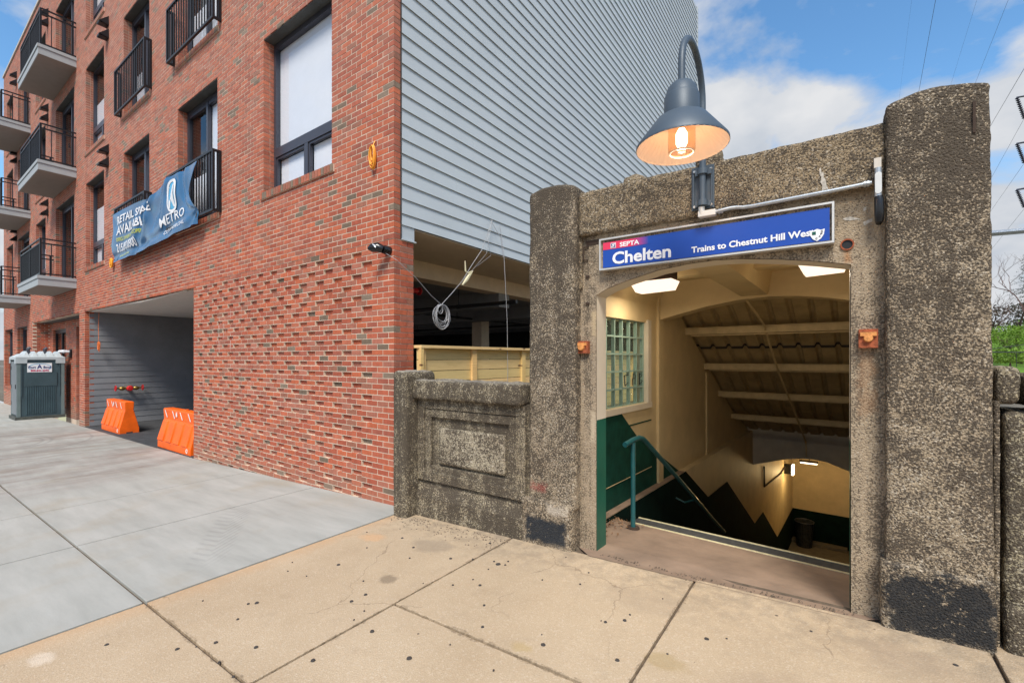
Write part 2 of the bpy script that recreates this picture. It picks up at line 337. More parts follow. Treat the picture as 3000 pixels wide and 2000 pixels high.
def wood_mat(name, c):
    m, n, b = newmat(name); g = N(n, 'ShaderNodeNewGeometry'); pos = g.outputs['Position']
    oi = N(n, 'ShaderNodeObjectInfo')
    mpn = N(n, 'ShaderNodeMapping'); mpn.inputs['Scale'].default_value = (3, 1.6, 22); L(n, pos, mpn.inputs[0])
    off = N(n, 'ShaderNodeVectorMath', operation='ADD'); L(n, mpn.outputs[0], off.inputs[0])
    cmb = N(n, 'ShaderNodeCombineXYZ'); L(n, math_(n, 'MULTIPLY', oi.outputs['Random'], 40.0), cmb.inputs[0]); L(n, cmb.outputs[0], off.inputs[1])
    grain = noise_(n, off.outputs[0], 2.2, 5.0, 0.6, 1.2)
    c1 = mixc(n, ramp(n, grain, 0.35, 0.65), (c[0]*1.12, c[1]*1.1, c[2]*1.0), (c[0]*0.82, c[1]*0.75, c[2]*0.6))
    c2 = mixc(n, ramp(n, oi.outputs['Random'], 0.2, 0.9, 0, 0.75), c1, (c[0]*0.80, c[1]*0.92, c[2]*0.72))
    v = N(n, 'ShaderNodeTexVoronoi', i_Scale=1.0); mp2 = N(n, 'ShaderNodeMapping'); mp2.inputs['Scale'].default_value = (1, 2.2, 5.5); L(n, pos, mp2.inputs[0]); L(n, mp2.outputs[0], v.inputs['Vector'])
    knot = ramp(n, v.outputs['Distance'], 0.11, 0.06)
    L(n, mixc(n, knot, c2, (0.13, 0.06, 0.03)), b.inputs['Base Color']); b.inputs['Roughness'].default_value = 0.7
    return m
M['lime'] = simple('lime_bloom', (0.46, 0.42, 0.36), 0.9, var=0.35, vs=60)
M['wood'] = wood_mat('treated_pine', (0.82, 0.57, 0.31))
M['wood_post'] = wood_mat('pine_post', (0.85, 0.55, 0.27))

def emit(name, c, st):
    m, n, b = newmat(name); b.inputs['Base Color'].default_value = rgb(c); b.inputs['Emission Color'].default_value = rgb(c); b.inputs['Emission Strength'].default_value = st; return m
M['glow'] = emit('lit_diffuser', (1.0, 0.80, 0.63), 0.75)
M['bulb'] = emit('lit_bulb', (1.0, 0.80, 0.55), 5.0)
M['tube'] = emit('lit_tube', (1.0, 0.85, 0.60), 2.0)
M['shade_in'] = simple('shade_inside_enamel', (0.80, 0.64, 0.52), 0.45, var=0.04)

def glass_mat(name, tint=(0.8, 0.85, 0.85), refl=0.12, rough=0.02, bump=0.0, bs=20, opac=0.0, kf=0.85):
    m = bpy.data.materials.new(name); m.use_nodes = True; n = m.node_tree; n.nodes.clear()
    out = N(n, 'ShaderNodeOutputMaterial'); tr = N(n, 'ShaderNodeBsdfTransparent'); tr.inputs[0].default_value = rgb(tint)
    gl = N(n, 'ShaderNodeBsdfGlossy'); gl.inputs['Roughness'].default_value = rough
    fr = N(n, 'ShaderNodeLayerWeight'); fr.inputs[0].default_value = 0.5; f2 = math_(n, 'ADD', math_(n, 'MULTIPLY', math_(n, 'POWER', fr.outputs['Facing'], 4.0), kf), refl)
    mxs = N(n, 'ShaderNodeMixShader'); L(n, f2, mxs.inputs[0]); L(n, tr.outputs[0], mxs.inputs[1]); L(n, gl.outputs[0], mxs.inputs[2])
    last = mxs.outputs[0]
    if bump:
        g = N(n, 'ShaderNodeNewGeometry'); h = noise_(n, g.outputs['Position'], bs, 3.0, 0.6, 1.5)
        bp = N(n, 'ShaderNodeBump', i_Strength=bump, i_Distance=0.03); L(n, h, bp.inputs['Height']); L(n, bp.outputs[0], gl.inputs['Normal']); L(n, bp.outputs[0], fr.inputs['Normal'])
    if opac:
        df = N(n, 'ShaderNodeBsdfTranslucent'); df.inputs[0].default_value = (0.45, 0.55, 0.47, 1)
        m2 = N(n, 'ShaderNodeMixShader', i_Fac=opac); L(n, last, m2.inputs[1]); L(n, df.outputs[0], m2.inputs[2]); last = m2.outputs[0]
    L(n, last, out.inputs[0]); return m
M['glass'] = glass_mat('window_glass', (0.93, 0.95, 0.95), 0.03)
M['glass_block'] = glass_mat('glass_block', (0.95, 0.99, 0.95), 0.02, 0.08, bump=0.9, bs=14, opac=0.10, kf=0.22)
M['glass_jar'] = glass_mat('refractor_glass', (0.95, 0.82, 0.70), 0.05, 0.1)
M['block_rib'] = simple('glass_block_edge', (0.30, 0.42, 0.36), 0.2, var=0.1)

# ---- pavement materials
def tan_mat():
    m, n, b = newmat('tan_aggregate_sidewalk'); g = N(n, 'ShaderNodeNewGeometry'); pos = g.outputs['Position']; oi = N(n, 'ShaderNodeObjectInfo')
    big = noise_(n, pos, 1.1, 5.0, 0.6); fine = noise_(n, pos, 150.0, 3.0, 0.7); v = N(n, 'ShaderNodeTexVoronoi', i_Scale=120.0); L(n, pos, v.inputs['Vector'])
    c = mixc(n, ramp(n, big, 0.3, 0.7), (0.455, 0.345, 0.225), (0.56, 0.44, 0.30))
    c = mixc(n, ramp(n, fine, 0.35, 0.75, 0, 0.55), c, (0.30, 0.20, 0.12))
    sepc = N(n, 'ShaderNodeSeparateColor'); L(n, v.outputs['Color'], sepc.inputs[0])
    c = mixc(n, ramp(n, sepc.outputs[0], 0.82, 0.95, 0, 0.28), c, (0.66, 0.56, 0.44))
    c = mixc(n, ramp(n, noise_(n, pos, 2.6, 6.0, 0.7), 0.60, 0.78, 0, 0.35), c, (0.30, 0.22, 0.14))
    s = N(n, 'ShaderNodeSeparateXYZ'); L(n, pos, s.inputs[0])
    # grime along the foot of the wall
    wl = math_(n, 'MULTIPLY', ramp(n, s.outputs[1], 2.7, 3.4), ramp(n, noise_(n, pos, 9.0, 7.0, 0.7), 0.42, 0.62, 0, 0.55))
    c = mixc(n, wl, c, (0.20, 0.16, 0.12))
    # orange tinge beside the new slab
    og = math_(n, 'MULTIPLY', ramp(n, math_(n, 'ADD', s.outputs[0], math_(n, 'MULTIPLY', noise_(n, pos, 4.0), 0.3)), -3.55, -3.8), 0.38)
    c = mixc(n, og, c, (0.55, 0.30, 0.13))
    for (ex, ey, er, cc2, st2) in ((-2.75, 2.25, .10, (.16, .12, .08), .6), (-4.0, .45, .09, (.2, .14, .09), .55), (-3.65, .55, .10, (.72, .62, .5), .5), (-1.45, 2.12, .08, (.42, .30, .13), .5), (-.72, 2.42, .13, (.36, .26, .12), .5), (-3.4, .25, .10, (.2, .15, .1), .5), (-3.55, 2.75, .16, (.62, .36, .18), .5), (-2.95, 2.9, .25, (.25, .2, .15), .4), (-1.0, 3.0, .3, (.38, .29, .2), .4), (-.2, 2.4, .35, (.36, .27, .19), .35), (.3, 3.1, .3, (.35, .26, .18), .4)):
        vv = N(n, 'ShaderNodeVectorMath', operation='SUBTRACT'); L(n, pos, vv.inputs[0]); vv.inputs[1].default_value = (ex, ey, 0)
        v2_ = N(n, 'ShaderNodeVectorMath', operation='MULTIPLY'); L(n, vv.outputs[0], v2_.inputs[0]); v2_.inputs[1].default_value = (1, 1.5, 0)
        ln_ = N(n, 'ShaderNodeVectorMath', operation='LENGTH'); L(n, v2_.outputs[0], ln_.inputs[0])
        dd_ = math_(n, 'ADD', ln_.outputs['Value'], math_(n, 'MULTIPLY', math_(n, 'SUBTRACT', noise_(n, pos, 1.1/er, 6.0, 0.65), 0.5), er*1.5))
        c = mixc(n, ramp(n, dd_, er*1.0, er*0.55, 0, st2), c, cc2)
    c = mixc(n, ramp(n, noise_(n, pos, 6.5, 8.0, 0.75), 0.55, 0.72, 0, 0.35), c, (0.34, 0.26, 0.18))
    # dirt gathered along the joints
    for (ax_, q0, lo, hi) in ((0, -2.43, 0, 9), (0, -.83, 2.0, 9), (0, .67, 0, 9), (1, 1.10, -9, -2.4), (1, 2.04, -2.45, .7), (0, -3.92, 0, 9)):
        d_ = math_(n, 'ABSOLUTE', math_(n, 'SUBTRACT', s.outputs[ax_], q0)); o_ = s.outputs[1-ax_]
        inr = math_(n, 'MULTIPLY', math_(n, 'GREATER_THAN', o_, lo), math_(n, 'LESS_THAN', o_, hi))
        wd = math_(n, 'ADD', math_(n, 'MULTIPLY', ramp(n, noise_(n, pos, 7.0, 5.0, 0.7), 0.45, 0.75), 0.035), 0.006)
        c = mixc(n, math_(n, 'MULTIPLY', inr, math_(n, 'MULTIPLY', math_(n, 'LESS_THAN', d_, wd), ramp(n, noise_(n, pos, 38.0, 4.0, 0.7), 0.4, 0.6, 0.1, 0.65))), c, (0.17, 0.12, 0.075))
    cv_ = N(n, 'ShaderNodeTexVoronoi', i_Scale=0.75); cv_.feature = 'DISTANCE_TO_EDGE'
    cn_ = N(n, 'ShaderNodeTexNoise', i_Scale=5.0, i_Detail=6.0); L(n, pos, cn_.inputs['Vector'])
    cs_ = N(n, 'ShaderNodeVectorMath', operation='SCALE'); cs_.inputs['Scale'].default_value = 0.22; L(n, cn_.outputs['Color'], cs_.inputs[0])
    ca_ = N(n, 'ShaderNodeVectorMath', operation='ADD'); L(n, pos, ca_.inputs[0]); L(n, cs_.outputs[0], ca_.inputs[1]); L(n, ca_.outputs[0], cv_.inputs['Vector'])
    crk = math_(n, 'MULTIPLY', ramp(n, cv_.outputs['Distance'], 0.0035, 0.001), ramp(n, noise_(n, pos, 0.8, 2.0), 0.5, 0.56, 0, 0.5)); c = mixc(n, crk, c, (0.16, 0.11, 0.07))
    # trodden gum and oil drops
    for sc, th, colr, keep in ((4.6, 0.050, (0.075, 0.06, 0.05), 0.60), (9.0, 0.050, (0.17, 0.13, 0.095), 0.5), (0.9, 0.09, (0.17, 0.12, 0.07), 0.5)):
        w = N(n, 'ShaderNodeTexVoronoi', i_Scale=sc); 
        dn = N(n, 'ShaderNodeTexNoise', i_Scale=sc*9, i_Detail=3.0); L(n, pos, dn.inputs['Vector'])
        dd = N(n, 'ShaderNodeVectorMath', operation='SCALE'); dd.inputs['Scale'].default_value = 0.05/sc; L(n, dn.outputs['Color'], dd.inputs[0])
        aa = N(n, 'ShaderNodeVectorMath', operation='ADD'); L(n, pos, aa.inputs[0]); L(n, dd.outputs[0], aa.inputs[1])
        fl = N(n, 'ShaderNodeVectorMath', operation='MULTIPLY'); fl.inputs[1].default_value = (1, 1, 0); L(n, aa.outputs[0], fl.inputs[0]); L(n, fl.outputs[0], w.inputs['Vector'])
        sp = N(n, 'ShaderNodeSeparateColor'); L(n, w.outputs['Color'], sp.inputs[0])
        rad = math_(n, 'MULTIPLY', sp.outputs[1], th); k = math_(n, 'MULTIPLY', math_(n, 'LESS_THAN', w.outputs['Distance'], rad), math_(n, 'GREATER_THAN', sp.outputs[0], keep))
        c = mixc(n, math_(n, 'MULTIPLY', k, 0.85 if sc > 2 else 0.35), c, colr)
    L(n, c, b.inputs['Base Color']); b.inputs['Roughness'].default_value = 0.9; b.inputs['Specular IOR Level'].default_value = 0.25
    bp = N(n, 'ShaderNodeBump', i_Strength=0.5, i_Distance=0.003); L(n, math_(n, 'ADD', fine, v.outputs['Distance']), bp.inputs['Height']); L(n, bp.outputs[0], b.inputs['Normal'])
    return m
M['tan'] = tan_mat()
def grey_mat():
    m, n, b = newmat('new_grey_concrete'); g = N(n, 'ShaderNodeNewGeometry'); pos = g.outputs['Position']; s = N(n, 'ShaderNodeSeparateXYZ'); L(n, pos, s.inputs[0])
    mpn = N(n, 'ShaderNodeMapping'); mpn.inputs['Scale'].default_value = (0.9, 5.0, 1); L(n, pos, mpn.inputs[0])
    c = mixc(n, ramp(n, noise_(n, mpn.outputs[0], 1.0, 7.0, 0.65), 0.3, 0.7), (0.325, 0.325, 0.295), (0.425, 0.42, 0.385))
    c = mixc(n, ramp(n, noise_(n, pos, 1.3, 5.0, 0.6), 0.52, 0.75, 0, 0.5), c, (0.33, 0.28, 0.20))
    # dirt tracked out of the driveway
    mp2 = N(n, 'ShaderNodeMapping'); mp2.inputs['Scale'].default_value = (1.6, 0.5, 1); mp2.inputs['Rotation'].default_value = (0, 0, 0.12); L(n, pos, mp2.inputs[0])
    dz = math_(n, 'MULTIPLY', ramp(n, s.outputs[0], -8.4, -9.8), ramp(n, s.outputs[0], -20.0, -16.5))
    dirt = math_(n, 'MULTIPLY', dz, ramp(n, noise_(n, mp2.outputs[0], 1.6, 8.0, 0.7), 0.40, 0.64, 0.1, 0.62))
    c = mixc(n, dirt, c, (0.185, 0.135, 0.11))
    sp = noise_(n, pos, 60.0, 3.0, 0.7); c = mixc(n, ramp(n, sp, 0.6, 0.8, 0, 0.25), c, (0.2, 0.2, 0.19))
    w = N(n, 'ShaderNodeTexVoronoi', i_Scale=1.9); fl = N(n, 'ShaderNodeVectorMath', operation='MULTIPLY'); fl.inputs[1].default_value = (1, 1, 0); L(n, pos, fl.inputs[0]); L(n, fl.outputs[0], w.inputs['Vector'])
    sq = N(n, 'ShaderNodeSeparateColor'); L(n, w.outputs['Color'], sq.inputs[0])
    k = math_(n, 'MULTIPLY', math_(n, 'LESS_THAN', w.outputs['Distance'], 0.022), math_(n, 'GREATER_THAN', sq.outputs[0], 0.5)); c = mixc(n, math_(n, 'MULTIPLY', k, 0.6), c, (0.06, 0.06, 0.06))
    # faint tyre print: two rows of lugs across the near slab
    tx = math_(n, 'SUBTRACT', s.outputs[1], math_(n, 'ADD', math_(n, 'MULTIPLY', math_(n, 'ADD', s.outputs[0], 5.0), -0.62), 2.05))
    band = math_(n, 'MULTIPLY', ramp(n, math_(n, 'ABSOLUTE', tx), 0.20, 0.15), math_(n, 'MULTIPLY', ramp(n, s.outputs[0], -6.0, -5.4), ramp(n, s.outputs[0], -4.1, -4.5)))
    lug = ramp(n, math_(n, 'SINE', math_(n, 'MULTIPLY', math_(n, 'ADD', s.outputs[0], math_(n, 'MULTIPLY', math_(n, 'ABSOLUTE', tx), 1.1)), 62.0)), 0.1, 0.5)
    c = mixc(n, math_(n, 'MULTIPLY', math_(n, 'MULTIPLY', band, lug), 0.16), c, (0.13, 0.13, 0.13))
    # curved tyre scuffs far left
    rr = math_(n, 'POWER', math_(n, 'ADD', math_(n, 'POWER', math_(n, 'ADD', s.outputs[0], 15.5), 2.0), math_(n, 'POWER', math_(n, 'SUBTRACT', s.outputs[1], 0.6), 2.0)), 0.5)
    for r0 in (1.75, 1.9, 2.6):
        c = mixc(n, ramp(n, math_(n, 'ABSOLUTE', math_(n, 'SUBTRACT', rr, r0)), 0.05, 0.01, 0, 0.35), c, (0.17, 0.165, 0.155))
    L(n, c, b.inputs['Base Color']); b.inputs['Roughness'].default_value = 0.85; b.inputs['Specular IOR Level'].default_value = 0.3
    bp = N(n, 'ShaderNodeBump', i_Strength=0.25, i_Distance=0.003); L(n, sp, bp.inputs['Height']); L(n, bp.outputs[0], b.inputs['Normal'])
    return m
M['grey'] = grey_mat()
M['landing'] = simple('worn_brown_landing', (0.25, 0.175, 0.125), 0.75, var=0.22, vs=3.5, bump=0.4, bs=90)
M['nosing'] = simple('dark_tread_strip', (0.05, 0.05, 0.05), 0.7, var=0.3, vs=20)
M['nosing_edge'] = simple('brass_nosing', (0.72, 0.66, 0.42), 0.5, 0.2, var=0.2, vs=30)
M['joint'] = simple('joint_dirt', (0.115, 0.085, 0.06), 0.95, var=0.4, vs=25, bump=0.8, bs=90)
M['step'] = simple('stair_concrete', (0.16, 0.14, 0.11), 0.85, var=0.2)
M['earth'] = simple('ground_earth', (0.13, 0.11, 0.08), 0.95, var=0.3, vs=0.8)

# ---------------------------------------------------------------- ground
def g(x):
    if x > -9.84: return 0.0313*(x+4.17)
    return -0.1775+0.0095*(x+9.84)
def slab_box(mb, x0, x1, y0, y1, dz=0.0, th=0.12, chip=0.0, nx=1):
    xs = [x0+(x1-x0)*i/nx for i in range(nx+1)]
    for a, b in zip(xs, xs[1:]):
        pass
    vs = []; fs = []
    for x in xs:
        vs += [(x, y0, g(x)+dz), (x, y1, g(x)+dz), (x, y1, g(x)+dz-th), (x, y0, g(x)+dz-th)]
    for i in range(nx):
        a, c = i*4, (i+1)*4
        for k in range(4): fs.append((a+k, c+k, c+(k+1) % 4, a+(k+1) % 4))
    fs += [(0, 1, 2, 3), (nx*4+3, nx*4+2, nx*4+1, nx*4)]
    mb.add(vs, fs)
walk = MB(); 
# bed under the slabs, shows as dirt in the joints
def bed(mb, x0, x1, y0, y1, dz): slab_box(mb, x0, x1, y0, y1, dz, 0.3)
bed(walk, -9.84, 4.0, -3.2, 3.62, -0.022); bed(walk, -40, -9.84, -3.2, 3.48, -0.022)
sidewalk = walk.build('sidewalk', M['joint'], kind='structure')
def pave(x0, x1, y0, y1, mat, dz=0, gap=0.0085):
    mb = MB(); slab_box(mb, x0+gap, x1-gap, y0+gap, y1-gap, dz, 0.10)
    o = mb.build('slab', mat, sidewalk); 
    bv = o.modifiers.new('b', 'BEVEL'); bv.width = 0.0035; bv.segments = 2
    return o
XB = -3.92
# new grey concrete, left
gx = [XB, -5.79, -7.62, -9.84, -11.7, -13.6, -15.5, -17.4, -19.3, -21.2, -23.1, -25.0, -27, -29, -31, -34, -40]
for a, b in zip(gx, gx[1:]):
    pave(b, a, 1.10, 3.51 if a > -9.9 else 3.49, M['grey'], gap=0.0105)
    pave(b, a, -1.3, 1.10, M['grey'], gap=0.0105)
# old tan concrete, right
pave(XB, -2.43, 1.10, 3.62, M['tan'], -0.004); pave(XB, -2.43, -1.3, 1.10, M['tan'], -0.002)
pave(-2.43, -0.83, 2.04, 3.45, M['tan'], -0.003)
pave(-0.83, 0.67, 2.04, 3.47, M['tan'], 0.000)
pave(-2.43, 0.67, 0.0, 2.04, M['tan'], -0.006); pave(-2.43, 0.67, -1.3, 0.0, M['tan'])
pave(0.67, 2.4, 1.9, 3.62, M['tan'], 0.004); pave(0.67, 2.4, -1.3, 1.9, M['tan'])
pave(2.4, 4.0, -1.3, 3.62, M['tan'])
kerb = MB(); slab_box(kerb, -9.84, 4.0, -1.48, -1.3, 0, 0.4); slab_box(kerb, -40, -9.84, -1.48, -1.3, 0, 0.4); kerb.build('kerb', M['grey'], kind='structure')
road = MB(); slab_box(road, -60, -9.84, -9, -1.48, -0.13, 0.4); slab_box(road, -9.84, 40, -9, -1.48, -0.13, 0.4); road.build('road', M['asphalt'], kind='structure')
# drive inside the garage and parking floor
drive = MB(); slab_box(drive, -17.4, -9.84, 3.48, 17.4, 0.0, 0.3)
drive.add([(-9.84, 3.6, g(-9.84)), (-4.2, 3.9, -0.18), (-4.2, 17.4, -0.18), (-9.84, 17.4, g(-9.84))], [(0, 1, 2, 3)])
drive.build('driveway', M['asphalt'], kind='structure')
# land beyond, with the stair well left open
land = MB()
for r in ((-600, -2.45, 17.6, 600), (-4.15, -2.45, 3.75, 17.6), (-2.45, 1.9, 21.5, 600), (1.9, 600, 3.75, 600), (-600, -31.3, 3.5, 17.6), (-600, 600, -600, -9.0), (40, 600, -9.0, 3.75), (-600, -60, -9, 3.5)):
    x0, x1, y0, y1 = r; zz = -0.32 if x1 < -20 else -0.25
    if y1 <= -9: zz = -0.5
    land.quad((x0, y0, zz), (x1, y0, zz), (x1, y1, zz), (x0, y1, zz))
land.build('ground', M['earth'], kind='structure')
ls = MB()
for (x0, x1, y0, y1) in ((4.0, 40, -1.48, 3.75),): slab_box(ls, x0, x1, y0, y1, -0.01, 0.3)
ls.build('pavement', M['tan'], kind='structure')
# ragged sealant along the old/new joint and weed in it
crumbs = MB()
random.seed(3)
for i in range(420):
    if random.random() < 0.5: x = random.uniform(-3.85, -2.4); y = 3.35-abs(random.gauss(0, 0.13))
    else: x = random.uniform(-1.6, 0.1); y = 3.52-abs(random.gauss(0, 0.04))
    r = random.uniform(0.002, 0.007); z = g(x)-0.003
    crumbs.add([(x-r, y-r, z), (x+r, y-r*.6, z), (x+r*.7, y+r, z), (x-r*.8, y+r*.7, z), (x, y, z+r*1.2)], [(0, 1, 4), (1, 2, 4), (2, 3, 4), (3, 0, 4)])
crumbs.build('grit', M['joint'], kind='stuff', label='loose dark grit along the foot of the concrete wall', cat='grit')
# gum spots read off the photograph
gum = MB(); random.seed(5)
gspots = [(random.uniform(-3.8, .6), random.uniform(.9, 3.3), random.choice((.006, .008, .010, .013, .018))) for _ in range(70)]
for (x, y, r) in gspots+list(((-3.24,1.53,.020),(-3.13,1.36,.012),(-2.97,1.17,.016),(-2.72,1.28,.017),(-2.75,1.10,.012),(-2.1,2.55,.017),(-1.9,2.35,.014),(-2.2,2.9,.03),(-1.75,2.15,.015),(-1.35,2.2,.02),(-1.15,2.6,.015),(-0.95,2.3,.018),(-1.5,2.95,.012),(-0.6,2.75,.022),(-0.5,2.3,.018),(-0.1,2.5,.014),(0.3,2.62,.02),(0.33,2.75,.012),(-3.3,2.2,.02),(-2.9,2.6,.012),(-2.7,1.9,.018),(-1.9,1.7,.02),(-1.6,1.6,.024),(-1.3,1.75,.012),(-0.9,1.6,.02),(-3.5,0.8,.017),(-3.0,0.7,.02),(0.1,1.9,.014),(0.45,2.1,.018))):
    n = 11; r *= .64; z = g(x)+0.0015
    pts = [(x+r*(1+.25*random.random())*math.cos(6.283*k/n), y+r*(1+.25*random.random())*math.sin(6.283*k/n)) for k in range(n)]
    gum.add([(p[0], p[1], g(p[0])-0.004) for p in pts]+[(x+(p[0]-x)*.8, y+(p[1]-y)*.8, z+0.0008) for p in pts], [tuple(range(n, 2*n))]+[(i, (i+1) % n, n+(i+1) % n, n+i) for i in range(n)])
gum.build('gum_spots', M['gum'], kind='stuff', label='trodden black gum spots on the tan sidewalk', cat='gum')

# ================================================================= BRICK BUILDING
JT = 0.0118; CH = 0.0677; BM = 0.2032; YF = 3.5; XC = -4.17; XL = -31.2; ZT = 14.6; ZS = 3.09
bld = thing('brick_building', 'four storey red brick apartment building with grey siding and balconies', 'building', (XC, YF, 0))
def snap(z): return ZS+round((z-ZS)/CH)*CH
holes = []     # x0,x1,z0,z1
holes.append((-17.4, -9.84, -1, snap(3.03)))
holes.append((-24.63, -18.0, -1, snap(3.05)))
cols = {'big': (-7.2, -5.4), 'A': (-10.6, -8.82), 'B': (-13.95, -12.2), 'C': (-17.3, -15.55), 'D': (-20.95, -18.6), 'E': (-24.1, -22.45), 'F': (-27.65, -25.3), 'G': (-30.4, -28.8)}
openings = []
for k in range(3):
    for c, (a, b) in cols.items():
        lt = snap(6.60+3.26*k); sl = snap(4.25+3.27*k)
        if c in 'DF': sl = snap(4.08+3.26*k)
        openings.append((c, k, a, b, sl, lt)); holes.append((a, b, sl, lt))
low = [(-30.9, -28.9), (-27.8, -25.75)]
for a, b in low: holes.append((a, b, 0.45, snap(2.98))); openings.append(('low', 0, a, b, 0.45, snap(2.98)))

def sheet_with_holes(mb, x0, x1, z0, z1, hs, yf, yb, grow=0.006):
    hs = [(a-grow, b+grow, c-grow, d+grow) for a, b, c, d in hs]
    xs = sorted(set([x0, x1]+[v for h in hs for v in h[:2] if x0 < v < x1])); zs = sorted(set([z0, z1]+[v for h in hs for v in h[2:] if z0 < v < z1]))
    def solid(i, j):
        if i < 0 or j < 0 or i >= len(xs)-1 or j >= len(zs)-1: return False
        cx, cz = (xs[i]+xs[i+1])/2, (zs[j]+zs[j+1])/2
        return not any(a < cx < b and c < cz < d for a, b, c, d in hs)
    for i in range(len(xs)-1):
        for j in range(len(zs)-1):
            if not solid(i, j): continue
            a, b, c, d = xs[i], xs[i+1], zs[j], zs[j+1]
            mb.quad((a, yf, c), (b, yf, c), (b, yf, d), (a, yf, d)); mb.quad((a, yb, c), (a, yb, d), (b, yb, d), (b, yb, c))
            if not solid(i-1, j): mb.quad((a, yf, c), (a, yf, d), (a, yb, d), (a, yb, c))
            if not solid(i+1, j): mb.quad((b, yf, c), (b, yb, c), (b, yb, d), (b, yf, d))
            if not solid(i, j-1): mb.quad((a, yf, c), (a, yb, c), (b, yb, c), (b, yf, c))
            if not solid(i, j+1): mb.quad((a, yf, d), (b, yf, d), (b, yb, d), (a, yb, d))
wl = MB(); sheet_with_holes(wl, XL, XC-0.006, ZS, ZT-0.05, holes, YF+0.0025, YF+0.205); sheet_with_holes(wl, XL, -9.85, -0.9, ZS, holes, YF+0.0025, YF+0.205)
wl.box(-9.835, XC-0.006, YF+0.034, YF+0.205, -0.9, ZS)
wl.box(XC-0.29, XC-0.006, YF+0.2, 3.800, -0.9, ZS)
wl.build('wall', M['mortar'], bld)

# ---- bricks
mcell = []
bricks = []   # (cx,cy,cz, lx,ly,lz)
recess_set = []
rb = random.Random(11)
def intervals(zc, x0, x1):
    iv = [(x0, x1)]
    for a, b, c, d in holes:
        if c < zc < d:
            out = []
            for p, q in iv:
                if b <= p or a >= q: out.append((p, q)); continue
                if a > p: out.append((p, a))
                if b < q: out.append((b, q))
            iv = out
    return iv
nmin = int((-0.35-ZS)/CH)-1; nmax = int((ZT-ZS)/CH)
for nrow in range(nmin, nmax):
    z0 = ZS+nrow*CH; zc = z0+CH/2; off = 0.0 if nrow % 2 == 0 else BM/2
    for (p, q) in intervals(zc, XL, XC):
        j0 = math.floor((XC-q-off)/BM)-1; j1 = math.ceil((XC-p-off)/BM)+1
        for j in range(j0, j1+1):
            b1 = XC-off-j*BM; b0 = b1-BM+JT
            if off and j == -1: b1 = XC; b0 = XC-off+JT
            elif b1 > XC+1e-6: continue
            c0, c1 = max(b0, p), min(b1, q)
            if c1-c0 < 0.055: continue
            if 0 < c0-p < 0.06: c0 = p
            if 0 < q-c1 < 0.06 and q < XC-.01: c1 = q
            if zc < g(c0)-0.06: continue
            corner = c1 > XC-0.001
            rec = 0.0
            if nrow < 0 and (-nrow) % 2 == 0 and c1 < XC-0.38 and c0 > -9.84+0.01 and b1-b0 > 0.15:
                jj = j+((-nrow)//2)
                if jj % 2 == 0: rec = 0.030
            if nrow < 0 and c0 > -9.9 and rec == 0: mcell.append((c0-JT/2 if c0 > -9.83 else c0+.004, c1+JT/2 if c1 < XC-.01 else XC-.004, z0-JT/2+.0, z0+CH-JT/2+.0))
            ly = 0.0937
            if corner and c1-c0 < 0.12 and zc < ZS: ly = 0.1937
            bricks.append(((c0+c1)/2, YF+rec+ly/2+rb.uniform(-.0012, .0012), zc+rb.uniform(-.0008, .0008), c1-c0, ly, CH-JT))
    # return face below the siding
    if zc < ZS:
        if nrow % 2 == 0: bricks.append((XC-0.046, YF+0.1032+0.097, zc, 0.092, 0.1937, CH-JT))
        else: bricks.append((XC-0.046, YF+0.2032+0.049, zc, 0.092, 0.0937, CH-JT))
    # reveals
    for (a, b, c, d) in holes:
        if c < zc < d and a > -31:
            for xx, sgn in ((a, -1), (b, 1)):
                if zc < g(xx)-0.05: continue
                bricks.append((xx+sgn*0.045, YF+0.1032+0.0483, zc, 0.09, 0.0967, CH-JT))
# side pillars of the ground-floor recess
for nrow in range(nmin, 0):
    zc = ZS+nrow*CH+CH/2
    if zc < -0.4: continue
    for xx, sgn in ((-24.63, -1), (-18.0, 1)):
        y = 3.706 if nrow % 2 else 3.606
        if nrow % 2: bricks.append((xx+sgn*0.045, 3.706+0.104, zc, 0.09, 0.1937, CH-.0118))
        else: bricks.append((xx+sgn*0.045, 3.706+0.0, zc, 0.09, 0.1937, CH-.0118)); bricks.append((xx+sgn*0.045, 3.91, zc, 0.09, 0.17, CH-.0118))
    for (a, b) in ((-24.63, -24.1), (-22.1, -20.7)):
        x = a + (0 if nrow % 2 else -0.1)
        while x < b:
            c0, c1 = max(x, a), min(x+BM-.0095, b)
            if c1-c0 > 0.02: bricks.append(((c0+c1)/2, 3.95+0.045, zc, c1-c0, 0.09, CH-.0118))
            x += BM
    if zc > 2.75:
        x = -24.1-(0.1 if nrow % 2 else 0)
        while x < -18.0:
            c0, c1 = max(x, -24.1), min(x+BM-.0095, -18.0)
            if c1-c0 > 0.02 and not (-22.1 < (c0+c1)/2 < -20.7): bricks.append(((c0+c1)/2, 3.95+0.045, zc, c1-c0, 0.09, CH-.0118))
            x += BM
mc = MB()
for (a, b, c, d) in mcell: mc.box(a, b, YF+.0028, YF+.038, c, d)
mc.build('mortar_joints', M['mortar'], bld, kind='stuff')
bricks = np.array(bricks)
nb = len(bricks)
